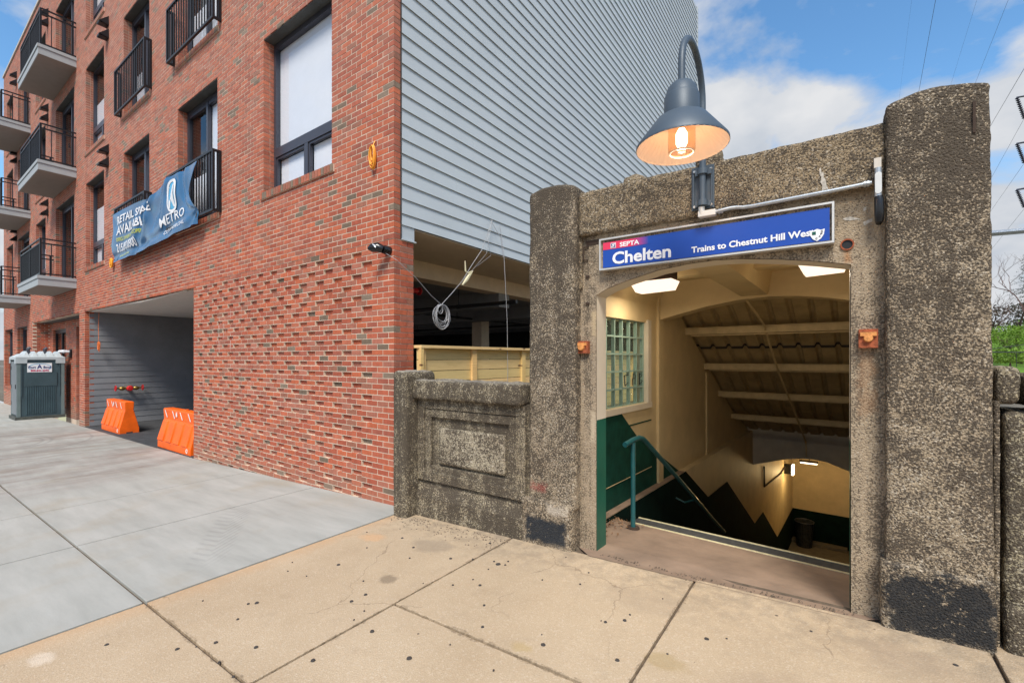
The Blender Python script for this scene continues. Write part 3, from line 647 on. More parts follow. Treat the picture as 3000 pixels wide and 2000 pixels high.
# colours
pal = [(0.425, 0.108, 0.056), (0.365, 0.088, 0.047), (0.445, 0.130, 0.070), (0.33, 0.092, 0.056), (0.40, 0.138, 0.088), (0.46, 0.115, 0.052), (0.35, 0.125, 0.080), (0.165, 0.118, 0.080), (0.21, 0.155, 0.11), (0.30, 0.118, 0.074)]
pw = np.array([.21, .18, .14, .1, .09, .12, .07, .025, .02, .045]); pw /= pw.sum()
bc = np.random.choice(len(pal), nb, p=pw)
camp = np.array([0, 0, 1.707]); d2 = ((bricks[:, :3]-camp)**2).sum(1)
score = d2.copy(); score[(bricks[:, 2] > 3.4) | (bricks[:, 2] < g(-4.17)-0.1)] = 1e9; score[bricks[:, 0] < -8] = 1e9
idx = np.argsort(score)[:290]
single = set(idx.tolist())
def set_col(me, cols, nv_per=8):
    at = me.color_attributes.new('Col', 'FLOAT_COLOR', 'POINT')
    at.data.foreach_set('color', np.asarray(cols, dtype=np.float32).ravel())
uv = np.array([(-1,-1,-1),(1,-1,-1),(1,1,-1),(-1,1,-1),(-1,-1,1),(1,-1,1),(1,1,1),(-1,1,1)])*0.5
bf = np.array([(0,3,2,1),(4,5,6,7),(0,1,5,4),(1,2,6,5),(2,3,7,6),(3,0,4,7)])
def mass(name, sel, parent):
    A = bricks[sel]; n = len(A); base = wloc(parent)
    V = (A[:, None, :3]+uv[None]*A[:, None, 3:6]).reshape(-1, 3)-np.array(base)[None]
    jit = (np.random.rand(n, 8, 3)-.5)*0.0022; V += jit.reshape(-1, 3)
    Fc = (bf[None]+8*np.arange(n)[:, None, None]).reshape(-1, 4)
    me = bpy.data.meshes.new(name); me.vertices.add(len(V)); me.vertices.foreach_set('co', V.astype(np.float32).ravel())
    me.loops.add(Fc.size); me.loops.foreach_set('vertex_index', Fc.ravel().astype(np.int32))
    me.polygons.add(len(Fc)); me.polygons.foreach_set('loop_start', np.arange(0, Fc.size, 4, dtype=np.int32)); me.polygons.foreach_set('loop_total', np.full(len(Fc), 4, dtype=np.int32))
    me.update(); me.validate(); me.shade_flat()
    C = np.array([pal[i] for i in bc[sel]]); C = C*(1+(np.random.rand(n, 1)-.5)*0.22); C = np.hstack([C, np.ones((n, 1))])
    set_col(me, np.repeat(C, 8, axis=0)); me.materials.append(M['brick'])
    o = bpy.data.objects.new(name, me); COL.objects.link(o); o.parent = parent; o['kind'] = 'stuff'; return o
rest = np.array([i for i in range(nb) if i not in single])
mass('brickwork', rest, bld)
cache = {}
for i in idx:
    cx, cy, cz, lx, ly, lz = bricks[i]; key = (round(lx, 3), round(ly, 3), int(bc[i]))
    if key not in cache:
        me = bpy.data.meshes.new('brick'); h = [(u[0]*lx, u[1]*ly, u[2]*lz) for u in uv]
        me.from_pydata(h, [], [tuple(f) for f in bf]); me.shade_flat(); c = pal[bc[i]]; set_col(me, [(c[0], c[1], c[2], 1)]*8); me.materials.append(M['brick']); cache[key] = me
    o = bpy.data.objects.new('brick', cache[key]); COL.objects.link(o); o.parent = bld; o.location = Vector((cx, cy, cz))-wloc(bld)

# sills: rowlock bricks
def rowlock_mesh(w, ly, lz, ci, nm='brick'):
    me = bpy.data.meshes.new(nm); me.from_pydata([(u[0]*w, u[1]*ly, u[2]*lz) for u in uv], [], [tuple(f) for f in bf]); me.shade_flat(); c = pal[ci]; set_col(me, [(c[0], c[1], c[2], 1)]*8); me.materials.append(M['brick']); return me
rl = [rowlock_mesh(0.057, 0.16, 0.098, k) for k in (4, 6, 8, 2, 9, 1)]
for (c, k, a, b, sl, lt) in openings:
    if c in 'DF': continue
    ms = MB().box(a-0.06, b+0.06, YF-0.022, YF+0.10, sl-0.10, sl-0.004); sill = ms.build('window_sill', M['mortar'], bld)
    nbk = int((b-a+0.13)/0.0677); st = (b-a+0.13)/nbk
    if (c == 'big' and k == 0) or (c == 'A' and k < 2):
        for i in range(nbk):
            o = bpy.data.objects.new('brick', rl[rb.randrange(6)]); COL.objects.link(o); o.parent = sill; o.location = Vector((a-0.065+st*(i+.5), YF-0.030+0.08, sl-0.05))-wloc(sill)
    else:
        vs = []; fs = []; cc = []
        for i in range(nbk):
            x = a-0.065+st*(i+.5); bb = len(vs); col = pal[[4, 6, 8, 2, 9, 1][rb.randrange(6)]]
            vs += [(x+u[0]*(st-.0118), YF-0.030+0.08+u[1]*.16, sl-.05+u[2]*.098) for u in uv]; fs += [tuple(bb+q for q in f) for f in bf]; cc += [(col[0], col[1], col[2], 1)]*8
        w0 = wloc(sill); me = bpy.data.meshes.new('rowlock_bricks'); me.from_pydata([(v[0]-w0.x, v[1]-w0.y, v[2]-w0.z) for v in vs], [], fs); me.shade_flat(); set_col(me, cc); me.materials.append(M['brick'])
        o = bpy.data.objects.new('rowlock_bricks', me); COL.objects.link(o); o.parent = sill; o['kind'] = 'stuff'

# windows and doors
def win_unit(c, k, a, b, z0, z1):
    y0, y1 = 3.66, 3.73; door = c in 'ABDF'
    nm = 'balcony_door' if door else 'window'
    fw = 0.055
    f = MB(); f.box(a, a+fw, y0, y1, z0, z1); f.box(b-fw, b, y0, y1, z0, z1); f.box(a+fw, b-fw, y0, y1, z1-0.08, z1); f.box(a+fw, b-fw, y0, y1, z0, z0+fw)
    fr = f.build(nm, M['frame'], bld)
    li = MB().box(a-0.004, b+0.004, YF+0.012, y0-0.002, z1-0.010, z1+0.004); li.build('lintel', M['lintel'], bld)
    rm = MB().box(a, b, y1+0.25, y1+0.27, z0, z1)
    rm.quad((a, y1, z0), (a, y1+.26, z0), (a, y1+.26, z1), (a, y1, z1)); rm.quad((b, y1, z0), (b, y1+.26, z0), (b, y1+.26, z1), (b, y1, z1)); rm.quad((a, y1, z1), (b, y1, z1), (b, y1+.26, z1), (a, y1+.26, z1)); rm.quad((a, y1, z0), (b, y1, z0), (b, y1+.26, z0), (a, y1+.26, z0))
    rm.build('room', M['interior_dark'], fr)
    def pane(x0, x1, p0, p1, blind=None, yy=3.70):
        MB().quad((x0, yy, p0), (x1, yy, p0), (x1, yy, p1), (x0, yy, p1)).build('pane', M['glass'], fr)
        if blind:
            MB().box(x0+0.0, x1-0.0, yy+0.035, yy+0.04, p0, p0+(p1-p0)*blind if blind > 0 else p1).build('blind', M['white'], fr)
    ia, ib = a+fw, b-fw
    if door:
        m = (a+b)/2+0.05
        s = MB(); s.box(m-0.035, m+0.035, y0-0.004, y1-0.01, z0+fw, z1-0.08); s.box(ia, ia+0.032, y0+0.005, y1-0.015, z0+fw, z1-.08); s.box(ib-0.032, ib, y0+0.005, y1-.015, z0+fw, z1-.08)
        s.box(ia+.05, m-.045, y0+.005, y1-.015, z1-.15, z1-.08); s.box(m+.045, ib-.05, y0+.005, y1-.015, z1-.15, z1-.08); s.box(ia+.05, m-.045, y0+.005, y1-.015, z0+fw, z0+fw+.12); s.box(m+.045, ib-.05, y0+.005, y1-.015, z0+fw, z0+fw+.12)
        s.build('leaf_frame', M['frame'], fr)
        pane(ia+.03, m-.033, z0+fw+.12, z1-.15, 0.42 if c in 'AB' else None); pane(m+.033, ib-.03, z0+fw+.12, z1-.15, 1.0 if not (c == 'D' and k == 0) else None)
        hd = MB().tube([(m-0.07, y0-0.05, z0+1.0), (m-0.07, y0-0.05, z0+1.15)], 0.012, 6); hd.tube([(m-0.07, y0-0.05, z0+1.02), (m-0.07, y0, z0+1.02)], .008, 6); hd.build('handle', M['black_metal'], fr)
    elif c == 'low':
        pane(ia, ib, z0+fw, z1-0.08)
    else:
        tz = z0+0.66; m = (a+b)/2+0.02
        s = MB(); s.box(ia, ib, y0-0.006, y1-0.01, tz-0.07, tz+0.07); s.box(m-0.045, m+0.045, y0-0.004, y1-.01, z0+fw, tz-.07)
        for (p, q) in ((ia, m-.045), (m+.045, ib)):
            s.box(p, p+.035, y0+.01, y1-.015, z0+fw, tz-.07); s.box(q-.035, q, y0+.01, y1-.015, z0+fw, tz-.07); s.box(p+.035, q-.035, y0+.01, y1-.015, z0+fw, z0+fw+.035); s.box(p+.035, q-.035, y0+.01, y1-.015, tz-.105, tz-.07)
        s.build('transom', M['frame'], fr)
        frac = {'big': 1.0, 'C': 0.62 if k == 0 else 0.45, 'E': 0.5, 'G': 0.3}[c]
        pane(ia, ib, tz+.07, z1-.08, frac); pane(ia+.035, m-.08, z0+fw+.035, tz-.105, 1.0); pane(m+.08, ib-.035, z0+fw+.035, tz-.105, 1.0)
for o_ in openings: win_unit(*o_)

# coping, roof and the closed body behind
cp = MB().box(XL-0.05, XC+0.03, YF-0.04, YF+0.30, ZT-0.05, ZT+0.03); cp.build('coping', M['trim'], bld)
rf = MB().box(XL, XC, YF+0.3, 17.55, ZT-0.35, ZT-0.3); rf.box(XL, XL+0.2, YF+0.2, 17.55, -0.9, ZT-.05); rf.box(XL+.2, XC, 17.45, 17.55, -0.9, ZT-.05); rf.box(XL+.2, XC-0.05, 4.05, 17.4, 3.30, 3.40)
rf.build('roof', M['interior_dark'], bld)
# corner strip between brick and siding
MB().box(XC-0.005, XC+0.012, 3.597, 3.606, ZS+0.012, ZT).build('corner_trim', M['siding_dark'], bld)

# ---- grey lap siding on the side wall
YS0, YS1 = 3.608, 17.58
sb = MB().box(XC-0.20, XC-0.012, YS0, YS1, 3.27, ZT-0.05); side = sb.build('side_wall', M['siding_dark'], bld)
EXP = 0.1765
jo = {0: [5.15, 7.9], 1: [6.32], 2: [5.771], 3: [5.281], 4: [4.554, 8.2], 5: [6.8], 6: [6.528], 7: [5.906], 8: [4.9], 9: [4.347], 10: [7.176], 11: [5.3], 12: [5.912], 13: [5.293], 14: [4.678], 15: [4.054], 16: [6.9], 17: [7.207], 18: [6.563], 19: [5.938]}
rj = random.Random(4); zc = 3.272; row = 0
first = 0.135
while zc < ZT-0.1:
    h = first if row == 0 else EXP
    z0, z1 = zc, min(zc+h+0.03, ZT-0.05)
    ys = [YS0]; st = jo.get(row, [4.2+rj.uniform(0, 3.4)])
    y = st[0]
    while y < YS1-0.5:
        ys.append(y); y += 3.66
    for q in st[1:]: pass
    ys.append(YS1)
    for p, q in zip(ys, ys[1:]):
        if q-p < 0.02: continue
        prof = [(XC+0.016, z0), (XC+0.011, z0), (XC+0.002, z0+.011), (XC-0.008, z0+.011), (XC-0.008, z1), (XC-0.003, z1)]
        pr_ = MB().prism(prof, 'y', p+0.0012, q-0.0012); pr_.build('siding_board', M['siding'], bld)
    zc += h; row += 1
MB().box(XC-0.03, XC+0.022, YS1, YS1+0.09, 3.27, ZT).build('corner_board', M['siding'], bld)
# small panel and flashing below the first board at the brick return
MB().box(XC-0.19, XC+0.004, YS0+0.004, 3.808, ZS+0.022, 3.270).build('trim_panel', M['siding'], bld)
MB().box(XC-0.19, XC+0.022, YS0-0.004, 3.826, ZS+0.004, ZS+0.020).build('flashing', M['siding'], bld)

# ---- parking deck under the building, seen beneath the siding
pk = MB().box(-5.43, XC-0.012, 3.83, 17.4, 3.255, 3.268); pk.build('soffit', M['park_soffit'], bld)
MB().box(-5.75, -5.43, 3.75, 17.4, 2.99, 3.30).build('beam', M['park_beam'], bld)
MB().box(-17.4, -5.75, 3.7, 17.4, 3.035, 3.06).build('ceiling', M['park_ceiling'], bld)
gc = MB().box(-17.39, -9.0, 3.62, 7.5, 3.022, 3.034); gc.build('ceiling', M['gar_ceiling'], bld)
for i, yy in enumerate((7.2, 9.6, 12.6, 15.2)):
    MB().box(-17.3, -5.45, yy, yy+0.35, 2.72, 3.034).build('beam', M['park_ceiling'], bld)
for i, (xx, yy) in enumerate(((-8.5, 9.6), (-8.5, 13.5), (-12.5, 9.6), (-6.3, 12.8), (-12.5, 14.5))):
    MB().box(xx, xx+0.35, yy+0.36, yy+0.7, -0.4, 3.03).build('column', M['park_beam'] if i == 0 else M['park_ceiling'], bld)
MB().box(-17.5, -4.3, 17.3, 17.4, -0.4, 3.1).build('back_wall', M['interior_dark'], bld)
MB().box(-9.84, -9.80, 3.71, 3.80, -0.4, 3.02).build('jamb_panel', M['gsiding'], bld)
for (x0, y0, x1, y1, z, r) in ((-16, 6.6, -4.6, 6.6, 2.70, 0.035), (-16, 10.6, -4.6, 10.6, 2.62, 0.03), (-8.2, 5.0, -8.2, 15, 2.78, 0.03), (-16, 14.2, -4.6, 14.2, 2.66, 0.03)):
    p = MB().tube([(x0, y0, z), (x1, y1, z)], r, 8)
    for t in (0.15, .4, .62, .88):
        xx, yy = x0+(x1-x0)*t, y0+(y1-y0)*t; p.tube([(xx, yy, z), (xx, yy, 3.03)], 0.010, 5); p.tube([(xx-.04, yy, z), (xx+.04, yy, z)], r*1.3, 8)
    p.build('sprinkler_pipe', M['pipe_black'], bld)
rd = MB().tube([(-5.9, 5.0, 2.86), (-5.9, 5.45, 2.86)], 0.05, 10); rd.tube([(-5.9, 5.12, 2.86), (-5.9, 5.12, 2.78)], .03, 8); rd.lathe((-5.9, 5.5, 2.86), [(0.02, 0), (.07, 0), (.07, .015), (.02, .015)], 12, 'y'); rd.build('red_valve', M['red'], bld)
# a far lit lamp deep in the parking level
MB().box(-6.9, -6.8, 15.8, 15.85, 1.92, 1.97).build('far_lamp', M['tube'], bld)

# ---- left jamb of the drive: dark siding wall
MB().box(-17.62, -17.412, 3.72, 17.3, -0.5, 3.03).build('drive_wall', M['siding_dark'], bld)
z = -0.24
while z < 3.02:
    z1 = min(z+0.173, 3.02)
    cuts = [3.60, rj.uniform(5.2, 7.5), 9.5]
    for p, q in zip(cuts, cuts[1:]):
        MB().prism([(-17.392, z), (-17.412, z), (-17.412, z1+.02 if z1 < 3.0 else z1), (-17.404, z1+.02 if z1 < 3.0 else z1)], 'y', p+.001, q-.001).build('siding_board', M['gsiding'], bld)
    z += 0.173
MB().box(-17.41, -17.37, 6.1, 9.5, -0.26, -0.13).build('base_board', M['park_beam'], bld)
# bent strip of trim hanging off the head of the drive opening
MB().tube([(-16.9, 3.56, 3.005), (-14.2, 3.55, 3.01), (-12.9, 3.54, 2.975), (-11.8, 3.55, 2.99), (-10.3, 3.56, 3.03)], 0.022, 5).build('loose_trim', M['trim'], bld)

# ---- ground-floor recess on the far left
MB().box(-24.63, -18.0, 3.70, 3.96, snap(3.05)-0.02, snap(3.05)+0.02).build('soffit', M['lintel'], bld)
rw = MB(); sheet_with_holes(rw, -24.72, -17.95, -0.6, 3.06, [(-24.1, -22.1, -1, 2.75), (-20.7, -18.0, -1, 2.75)], 3.955, 4.10); rw.box(-24.75, -24.64, 3.6, 3.96, -.6, 3.05); rw.box(-17.99, -17.62, 3.6, 4.1, -.6, 3.05); rw.build('recess_wall', M['mortar'], bld)
for a, b in ((-24.1, -22.1), (-20.7, -18.6)):
    f = MB(); f.box(a, a+.08, 4.02, 4.1, -.32, 2.75); f.box(b-.08, b, 4.02, 4.1, -.32, 2.75); f.box(a+.08, b-.08, 4.02, 4.1, 2.62, 2.75); f.box((a+b)/2-.05, (a+b)/2+.05, 4.02, 4.1, -.3, 2.62); f.box(a+.08, b-.08, 4.02, 4.1, 0.75, .85); f.box(a+.08, b-.08, 4.02, 4.1, -.32, -.12)
    fo = f.build('entrance_door', M['black_metal'], bld); MB().box(a+.08, b-.08, 4.05, 4.06, -.12, 2.62).build('pane', M['glass'], fo); MB().box(a, b, 4.5, 4.52, -.3, 2.75).build('room', M['interior_dark'], fo)
MB().box(-18.85, -18.78, 3.985, 4.01, 0.2, 0.32).build('red_box', M['red'], bld)

# ---- wall vents
for x in (-15.22, -22.1, -28.0):
    for zb in (6.72, 9.98, 13.24):
        for dz in (0, 0.33):
            v = MB(); zz = zb+dz-0.12
            # hood: sloping top, open below
            v.add([(x-.09, 3.5, zz+.24), (x+.09, 3.5, zz+.24), (x-.11, 3.30, zz+.02), (x+.11, 3.30, zz+.02), (x-.11, 3.5, zz+.0), (x+.11, 3.5, zz+.0), (x-.10, 3.31, zz-.01), (x+.10, 3.31, zz-.01)],
                  [(0, 1, 3, 2), (0, 2, 4), (1, 5, 3), (2, 3, 7, 6), (4, 6, 7, 5)])
            v.build('wall_vent', M['black_metal'], bld)

# ---- balconies
def balcony(x0, x1, zt):
    yf = 2.70
    sl = MB().box(x0, x1, yf, YF-0.001, zt-0.28, zt-0.09).build('balcony', M['slab'], bld)
    MB().box(x0-0.02, x1+0.02, yf-0.02, YF-0.001, zt-0.088, zt).build('fascia', M['slab'], sl)
    MB().box(x0+0.02, x1-0.02, yf+0.02, YF-0.002, zt-0.284, zt-0.281).build('soffit', M['soffit'], sl)
    r = MB(); y = yf+0.06; xr, xl = x1-0.06, x0+0.06; zt2 = zt+1.05
    for zz in (zt2, zt2-0.13, zt+0.06): 
        r.box(xl, xr, y-.018, y+.018, zz-.018, zz+.018)
        for xx in (xl, xr): r.box(xx-.018, xx+.018, y+.018, YF-.002, zz-.018, zz+.018)
    for xx in (xl, xr, (xl+xr)/2): r.box(xx-.022, xx+.022, y-.022, y+.022, zt+.001, zt2-.02)
    for xx in (xl, xr): r.box(xx-.02, xx+.02, YF-.10, YF-.06, zt+.001, zt2-.02)
    n = int((xr-xl)/0.095)
    for i in range(1, n): xx = xl+(xr-xl)*i/n; r.box(xx-.0085, xx+.0085, y-.0085, y+.0085, zt+.06, zt2-.13)
    for xx in (xl, xr):
        for i in range(1, 3): yy = y+(YF-.08-y)*i/3; r.box(xx-.0085, xx+.0085, yy-.0085, yy+.0085, zt+.06, zt2-.13)
    r.build('railing', M['black_metal'], sl)
for k in range(3):
    zt = 4.04+3.26*k
    balcony(-21.3, -18.3, zt); balcony(-28.1, -25.05, zt)

# ---- juliet balconies
bal_me = {}
def juliet(x0, x1, z0):
    z1 = z0+1.02; yf = 3.375
    r = MB(); t = .019
    for zz in (z0+0.0, z1):
        r.box(x0, x1, yf-t, yf+t, zz-t, zz+t)
        for xx in (x0+t, x1-t): r.box(xx-t, xx+t, yf+t, YF-.002, zz-t, zz+t)
    for xx in (x0+t, x1-t): r.box(xx-t, xx+t, yf-t, yf+t, z0+t, z1-t); r.box(xx-t, xx+t, YF-.045, YF-.004, z0+t, z1-t)
    fr = r.build('juliet_balcony', M['black_metal'], bld)
    if 'b' not in bal_me:
        me = bpy.data.meshes.new('baluster'); me.from_pydata([(u[0]*.018, u[1]*.018, (u[2]+.5)*(1.02-2*t)) for u in uv], [], [tuple(f) for f in bf]); me.materials.append(M['black_metal']); bal_me['b'] = me
    n = int((x1-x0)/0.118)
    for i in range(1, n):
        o = bpy.data.objects.new('baluster', bal_me['b']); COL.objects.link(o); o.parent = fr; o.location = Vector((x0+t+(x1-x0-2*t)*i/n, yf, z0+t))-wloc(fr)
    for xx in (x0+t, x1-t):
        o = bpy.data.objects.new('baluster', bal_me['b']); COL.objects.link(o); o.parent = fr; o.location = Vector((xx, (yf+YF)/2, z0+t))-wloc(fr)
for k in range(3):
    juliet(-10.78, -8.65, 4.24+3.29*k); juliet(-14.12, -12.03, 4.24+3.29*k)

# ================================================================= text helper
def text_geo(s, size=1.0, bold=0.0, align='LEFT', space=1.0, fine=False):
    cu = bpy.data.curves.new('t', 'FONT'); cu.body = s; cu.size = size; cu.offset = bold; cu.align_x = align; cu.space_character = space; cu.resolution_u = 3
    ob = bpy.data.objects.new('t', cu); COL.objects.link(ob)
    dg = bpy.context.evaluated_depsgraph_get(); me = bpy.data.meshes.new_from_object(ob.evaluated_get(dg))
    vs = [tuple(v.co) for v in me.vertices]; fs = [tuple(p.vertices) for p in me.polygons]
    if fine:
        bm = bmesh.new(); bm.from_mesh(me); bmesh.ops.triangulate(bm, faces=bm.faces)
        for _ in range(3):
            es = [e for e in bm.edges if e.calc_length() > 0.11]
            if es: bmesh.ops.subdivide_edges(bm, edges=es, cuts=1); bmesh.ops.triangulate(bm, faces=bm.faces)
        bm.to_mesh(me); bm.free(); vs = [tuple(v.co) for v in me.vertices]; fs = [tuple(p.vertices) for p in me.polygons]
    bpy.data.objects.remove(ob); bpy.data.curves.remove(cu); bpy.data.meshes.remove(me)
    return vs, fs
def place_text(s, x, z, h, w, y, mat, parent, name='lettering', bold=0.0, shear=0, fn=None, axis='y', slope=0.0):
    """text box with its lower left at (x,z), capital height h, overall width w, on a plane facing -y (or +x)"""
    vs, fs = text_geo(s, 1.0, bold, fine=fn is not None)
    if not vs: return
    a = np.array(vs); wx = a[:, 0].max()-a[:, 0].min(); x_0 = a[:, 0].min(); capn = 0.70
    mb = MB()
    out = []
    for v in vs:
        u = (v[0]-x_0)/wx*w; q = v[1]/capn*h
        px, pz = x+u+shear*q, z+q+slope*u
        if fn: out.append(fn(px, pz))
        elif axis == 'y': out.append((px, y, pz))
        else: out.append((y, px, pz))
    mb.add(out, fs); return mb.build(name, mat, parent)

# ================================================================= BANNER
ban = thing('banner', 'sagging blue vinyl banner advertising retail space, tied to two juliet balconies', 'banner', (-11.6, 3.33, 3.97))
KB = 3.33/3.05
top = [(-12.85, 4.82), (-12.18, 4.82), (-11.06, 4.78), (-10.40, 4.72), (-9.74, 4.87), (-8.94, 4.90), (-8.39, 4.88)]
bot = [(-12.85, 3.78), (-11.11, 3.79), (-8.46, 3.89)]
def lerp(pts, t):
    xs = [p[0] for p in pts]; zs = [p[1] for p in pts]; x = xs[0]+(xs[-1]-xs[0])*t; return x, float(np.interp(x, xs, zs))
def bpoint(u, v):
    """u along, v up, both 0..1"""
    xt, zt_ = lerp(top, u); xb, zb = lerp(bot, u)
    x = xb+(xt-xb)*v; z = zb+(zt_-zb)*v
    x -= u**6*0.20*math.sin(math.pi*min(1, max(0, (v-0.25)/.75)))*1.2
    x -= 0.05*(1-u)**6*math.sin(math.pi*v)
    q = u*1.0-v*0.35
    y = 3.04+0.022*math.sin(2*math.pi*(q*3.1+0.1))*math.sin(math.pi*min(1, v*1.05+.05))+0.010*math.sin(2*math.pi*(u*7.3+v*0.8))*(1-v)*0.6
    # folds radiating from the ties
    for (uu, vv, am, k) in ((1.0, 0.25, .030, 7), (0.0, 1.0, .016, 6), (0.46, 1.0, .026, 6), (0.8, 1.0, .022, 5), (0.36, 0.05, .014, 6)):
        dx, dz = (u-uu)*4.3, (v-vv)*1.05; d = math.hypot(dx, dz); an = math.atan2(dz, dx)
        y += am*math.sin(an*k)*min(1, d*3)*math.exp(-d*1.3)
    cc = 0.30+0.19*v; y += 0.085*math.exp(-((u-cc)/.030)**2)*(0.25+0.75*v)-0.05*math.exp(-((u-cc-.055)/.035)**2)*v
    cc = 0.62+0.10*v; y -= 0.045*math.exp(-((u-cc)/.030)**2)*v
    cc = 0.95-0.10*v; y += 0.05*math.exp(-((u-cc)/.020)**2)*v
    y += 0.03*math.exp(-((v-.10-.10*u)/.07)**2)
    z += 0.02*math.sin(u*17+v*4)*(v*(1-v))*2
    return (x*KB, y+0.28, (z-1.707)*KB+1.707)
NU, NV = 150, 44
bm_ = MB(); bm_.add([bpoint(i/NU, j/NV) for i in range(NU+1) for j in range(NV+1)], [(i*(NV+1)+j, (i+1)*(NV+1)+j, (i+1)*(NV+1)+j+1, i*(NV+1)+j+1) for i in range(NU) for j in range(NV)])
bo = bm_.build('cloth', M['banner'], ban, smooth=2)
def on_banner(px, pz):
    # px,pz in flat banner metres: 4.4 wide, 1.0 high
    p = bpoint(px/4.4, pz/1.0); return (p[0], p[1]-0.013, p[2])
def btext(s, x, z, h, w, mat, **k):
    place_text(s, x, z, h, w, 0, mat, ban, fn=on_banner, **k)
btext('RETAIL SPACE', 0.36, 0.74, 0.150, 2.0, M['text_white'], bold=0.02, shear=0.05)
btext('AVAILABLE', 0.36, 0.52, 0.165, 1.65, M['text_white'], bold=0.02, shear=0.05)
btext('OFFICE, OWNERS & DEVELOPERS', 0.36, 0.385, 0.075, 1.40, M['text_yellow'], bold=0.01)
btext('215.893.0300', 0.33, 0.17, 0.16, 1.15, M['text_white'], bold=0.02)
btext('metrocommercial.com', 0.45, 0.06, 0.05, 0.66, M['text_yellow'])
btext('METRO', 2.86, 0.235, 0.155, 1.06, M['text_white'], bold=0.008)
btext('COMMERCIAL', 2.94, 0.09, 0.075, 1.03, M['text_white'])
ring = MB(); n = 40; rv = []
def oval(k, a, b):   # tall rounded slot
    q = 2*math.pi*k/n; cx, cz = 3.42, 0.66; x = a*math.copysign(abs(math.cos(q))**0.8, math.cos(q)); z = b*math.copysign(abs(math.sin(q))**0.7, math.sin(q)); return cx+x, cz+z
for k in range(n):
    rv.append(on_banner(*oval(k, 0.215, 0.275))); rv.append(on_banner(*oval(k, 0.165, 0.235)))
ring.add(rv, [(2*k, 2*((k+1) % n), 2*((k+1) % n)+1, 2*k+1) for k in range(n)]); ring.build('logo_ring', M['text_white'], ban)
fill = MB(); cen = on_banner(3.42, 0.66); fv = [(lambda p: (p[0], p[1]+.004, p[2]))(on_banner(*oval(k, 0.160, 0.230))) for k in range(n)]
fill.add(fv+[cen], [(k, (k+1) % n, n) for k in range(n)]); fill.build('logo_field', M['logo_cyan'], ban)
btext('M', 3.29, 0.47, 0.36, 0.26, M['text_white'], bold=0.02)
# ties
for a, b in (((-14.0, 3.33, 4.03), (-14.3, 3.49, 4.2)), ((-14.0, 3.32, 5.1), (-14.05, 3.37, 5.26)), ((-9.22, 3.31, 4.18), (-9.3, 3.37, 4.35)), ((-9.25, 3.31, 5.17), (-9.3, 3.37, 5.28)), ((-12.1, 3.31, 5.05), (-12.1, 3.37, 5.28))):
    MB().tube([a, b], 0.006, 5).build('tie', M['dark_wire'], ban)

# ================================================================= coils, lamp, cable on the brick corner
def coil(mb, c, rx, rz, n, r, ax='x', ph=0, seed=1):
    rr = random.Random(seed)
    for k in range(n):
        pts = []; a = rx*rr.uniform(.60, 1.08); b = rz*rr.uniform(.68, 1.08); ox, oz = rr.uniform(-.16, .16)*rx, rr.uniform(-.10, .04)*rz; yo = rr.uniform(-.02, .02)
        for i in range(25):
            q = 2*math.pi*i/24; u = ox+a*math.sin(q); w = oz+b*math.cos(q)-b
            pts.append((c[0]+u, c[1]+yo, c[2]+w) if ax == 'x' else (c[0]+yo, c[1]+u, c[2]+w))
        mb.tube(pts, r, 5, cap=False)
    return mb
yc = MB(); coil(yc, (-4.50, 3.455, 4.235), 0.042, 0.125, 7, 0.008, seed=2); yc.tube([(-4.50, 3.49, 4.30), (-4.51, 3.465, 4.23)], .007, 5)
yc.build('yellow_cord_coil', M['yellow_rope'], label='yellow-orange cord coiled on a nail high on the brick corner', cat='cord')
oc = MB(); coil(oc, (-14.69, 3.44, 4.17), 0.07, 0.11, 7, 0.016, seed=5)
oc.build('orange_cord_coil', M['yellow_rope'], label='orange cord coil hanging under the left end of the blue banner', cat='cord')
st = MB(); st.tube([(-17.2, 3.76, 3.0), (-17.21, 3.75, 2.6), (-17.18, 3.75, 2.25), (-17.19, 3.76, 2.1)], 0.006, 5); coil(st, (-17.2, 3.76, 2.16), .07, .11, 6, .008, seed=8); st.tube([(-17.24, 3.76, 2.0), (-17.2, 3.76, 1.88), (-17.13, 3.76, 1.92), (-17.12, 3.76, 2.05)], .006, 5)
st.build('orange_string', M['orange_rope'], label='tangled orange string hanging at the left side of the driveway opening', cat='string')
wlp = thing('wall_lamp', 'black security lamp in shiny plastic on the brick corner below the siding', 'lamp', (-4.27, 3.45, 2.95))
w_ = MB(); w_.lathe((-4.25, 3.50, 2.955), [(0.0, -.10), (.045, -.10), (.052, -.06), (.05, 0), (.0, 0)], 14, 'y'); w_.build('housing', M['black_rubber'], wlp, smooth=True)
w2 = MB(); w2.tube([(-4.25, 3.41, 2.955), (-4.29, 3.37, 2.975), (-4.35, 3.33, 2.97), (-4.39, 3.31, 2.965)], [.045, .055, .05, .018], 14); w2.build('head', M['black_rubber'], wlp, smooth=True)
w3 = MB(); w3.tube([(-4.31, 3.31, 3.00), (-4.285, 3.315, 2.985), (-4.27, 3.32, 2.96)], .009, 6); w3.build('glint_strip', M['galv'], wlp)
XCB = -4.08
cb = thing('hanging_cable', 'grey cable looped from the brick corner to the siding with a knotted coil', 'cable', (XCB, 4.18, 2.38))
cm = MB(); cm.tube([(-4.24, 3.42, 2.92), (-4.12, 3.50, 2.83), (XCB, 3.755, 2.66), (XCB, 4.0, 2.48), (XCB, 4.184, 2.38)], 0.0028, 5); cm.tube([(XCB, 4.184, 2.38), (XCB, 4.38, 2.55), (XCB, 4.567, 2.722), (XCB, 4.781, 2.985), (XCB, 5.0, 3.238), (XCB-.02, 5.248, 3.70)], 0.0042, 6)
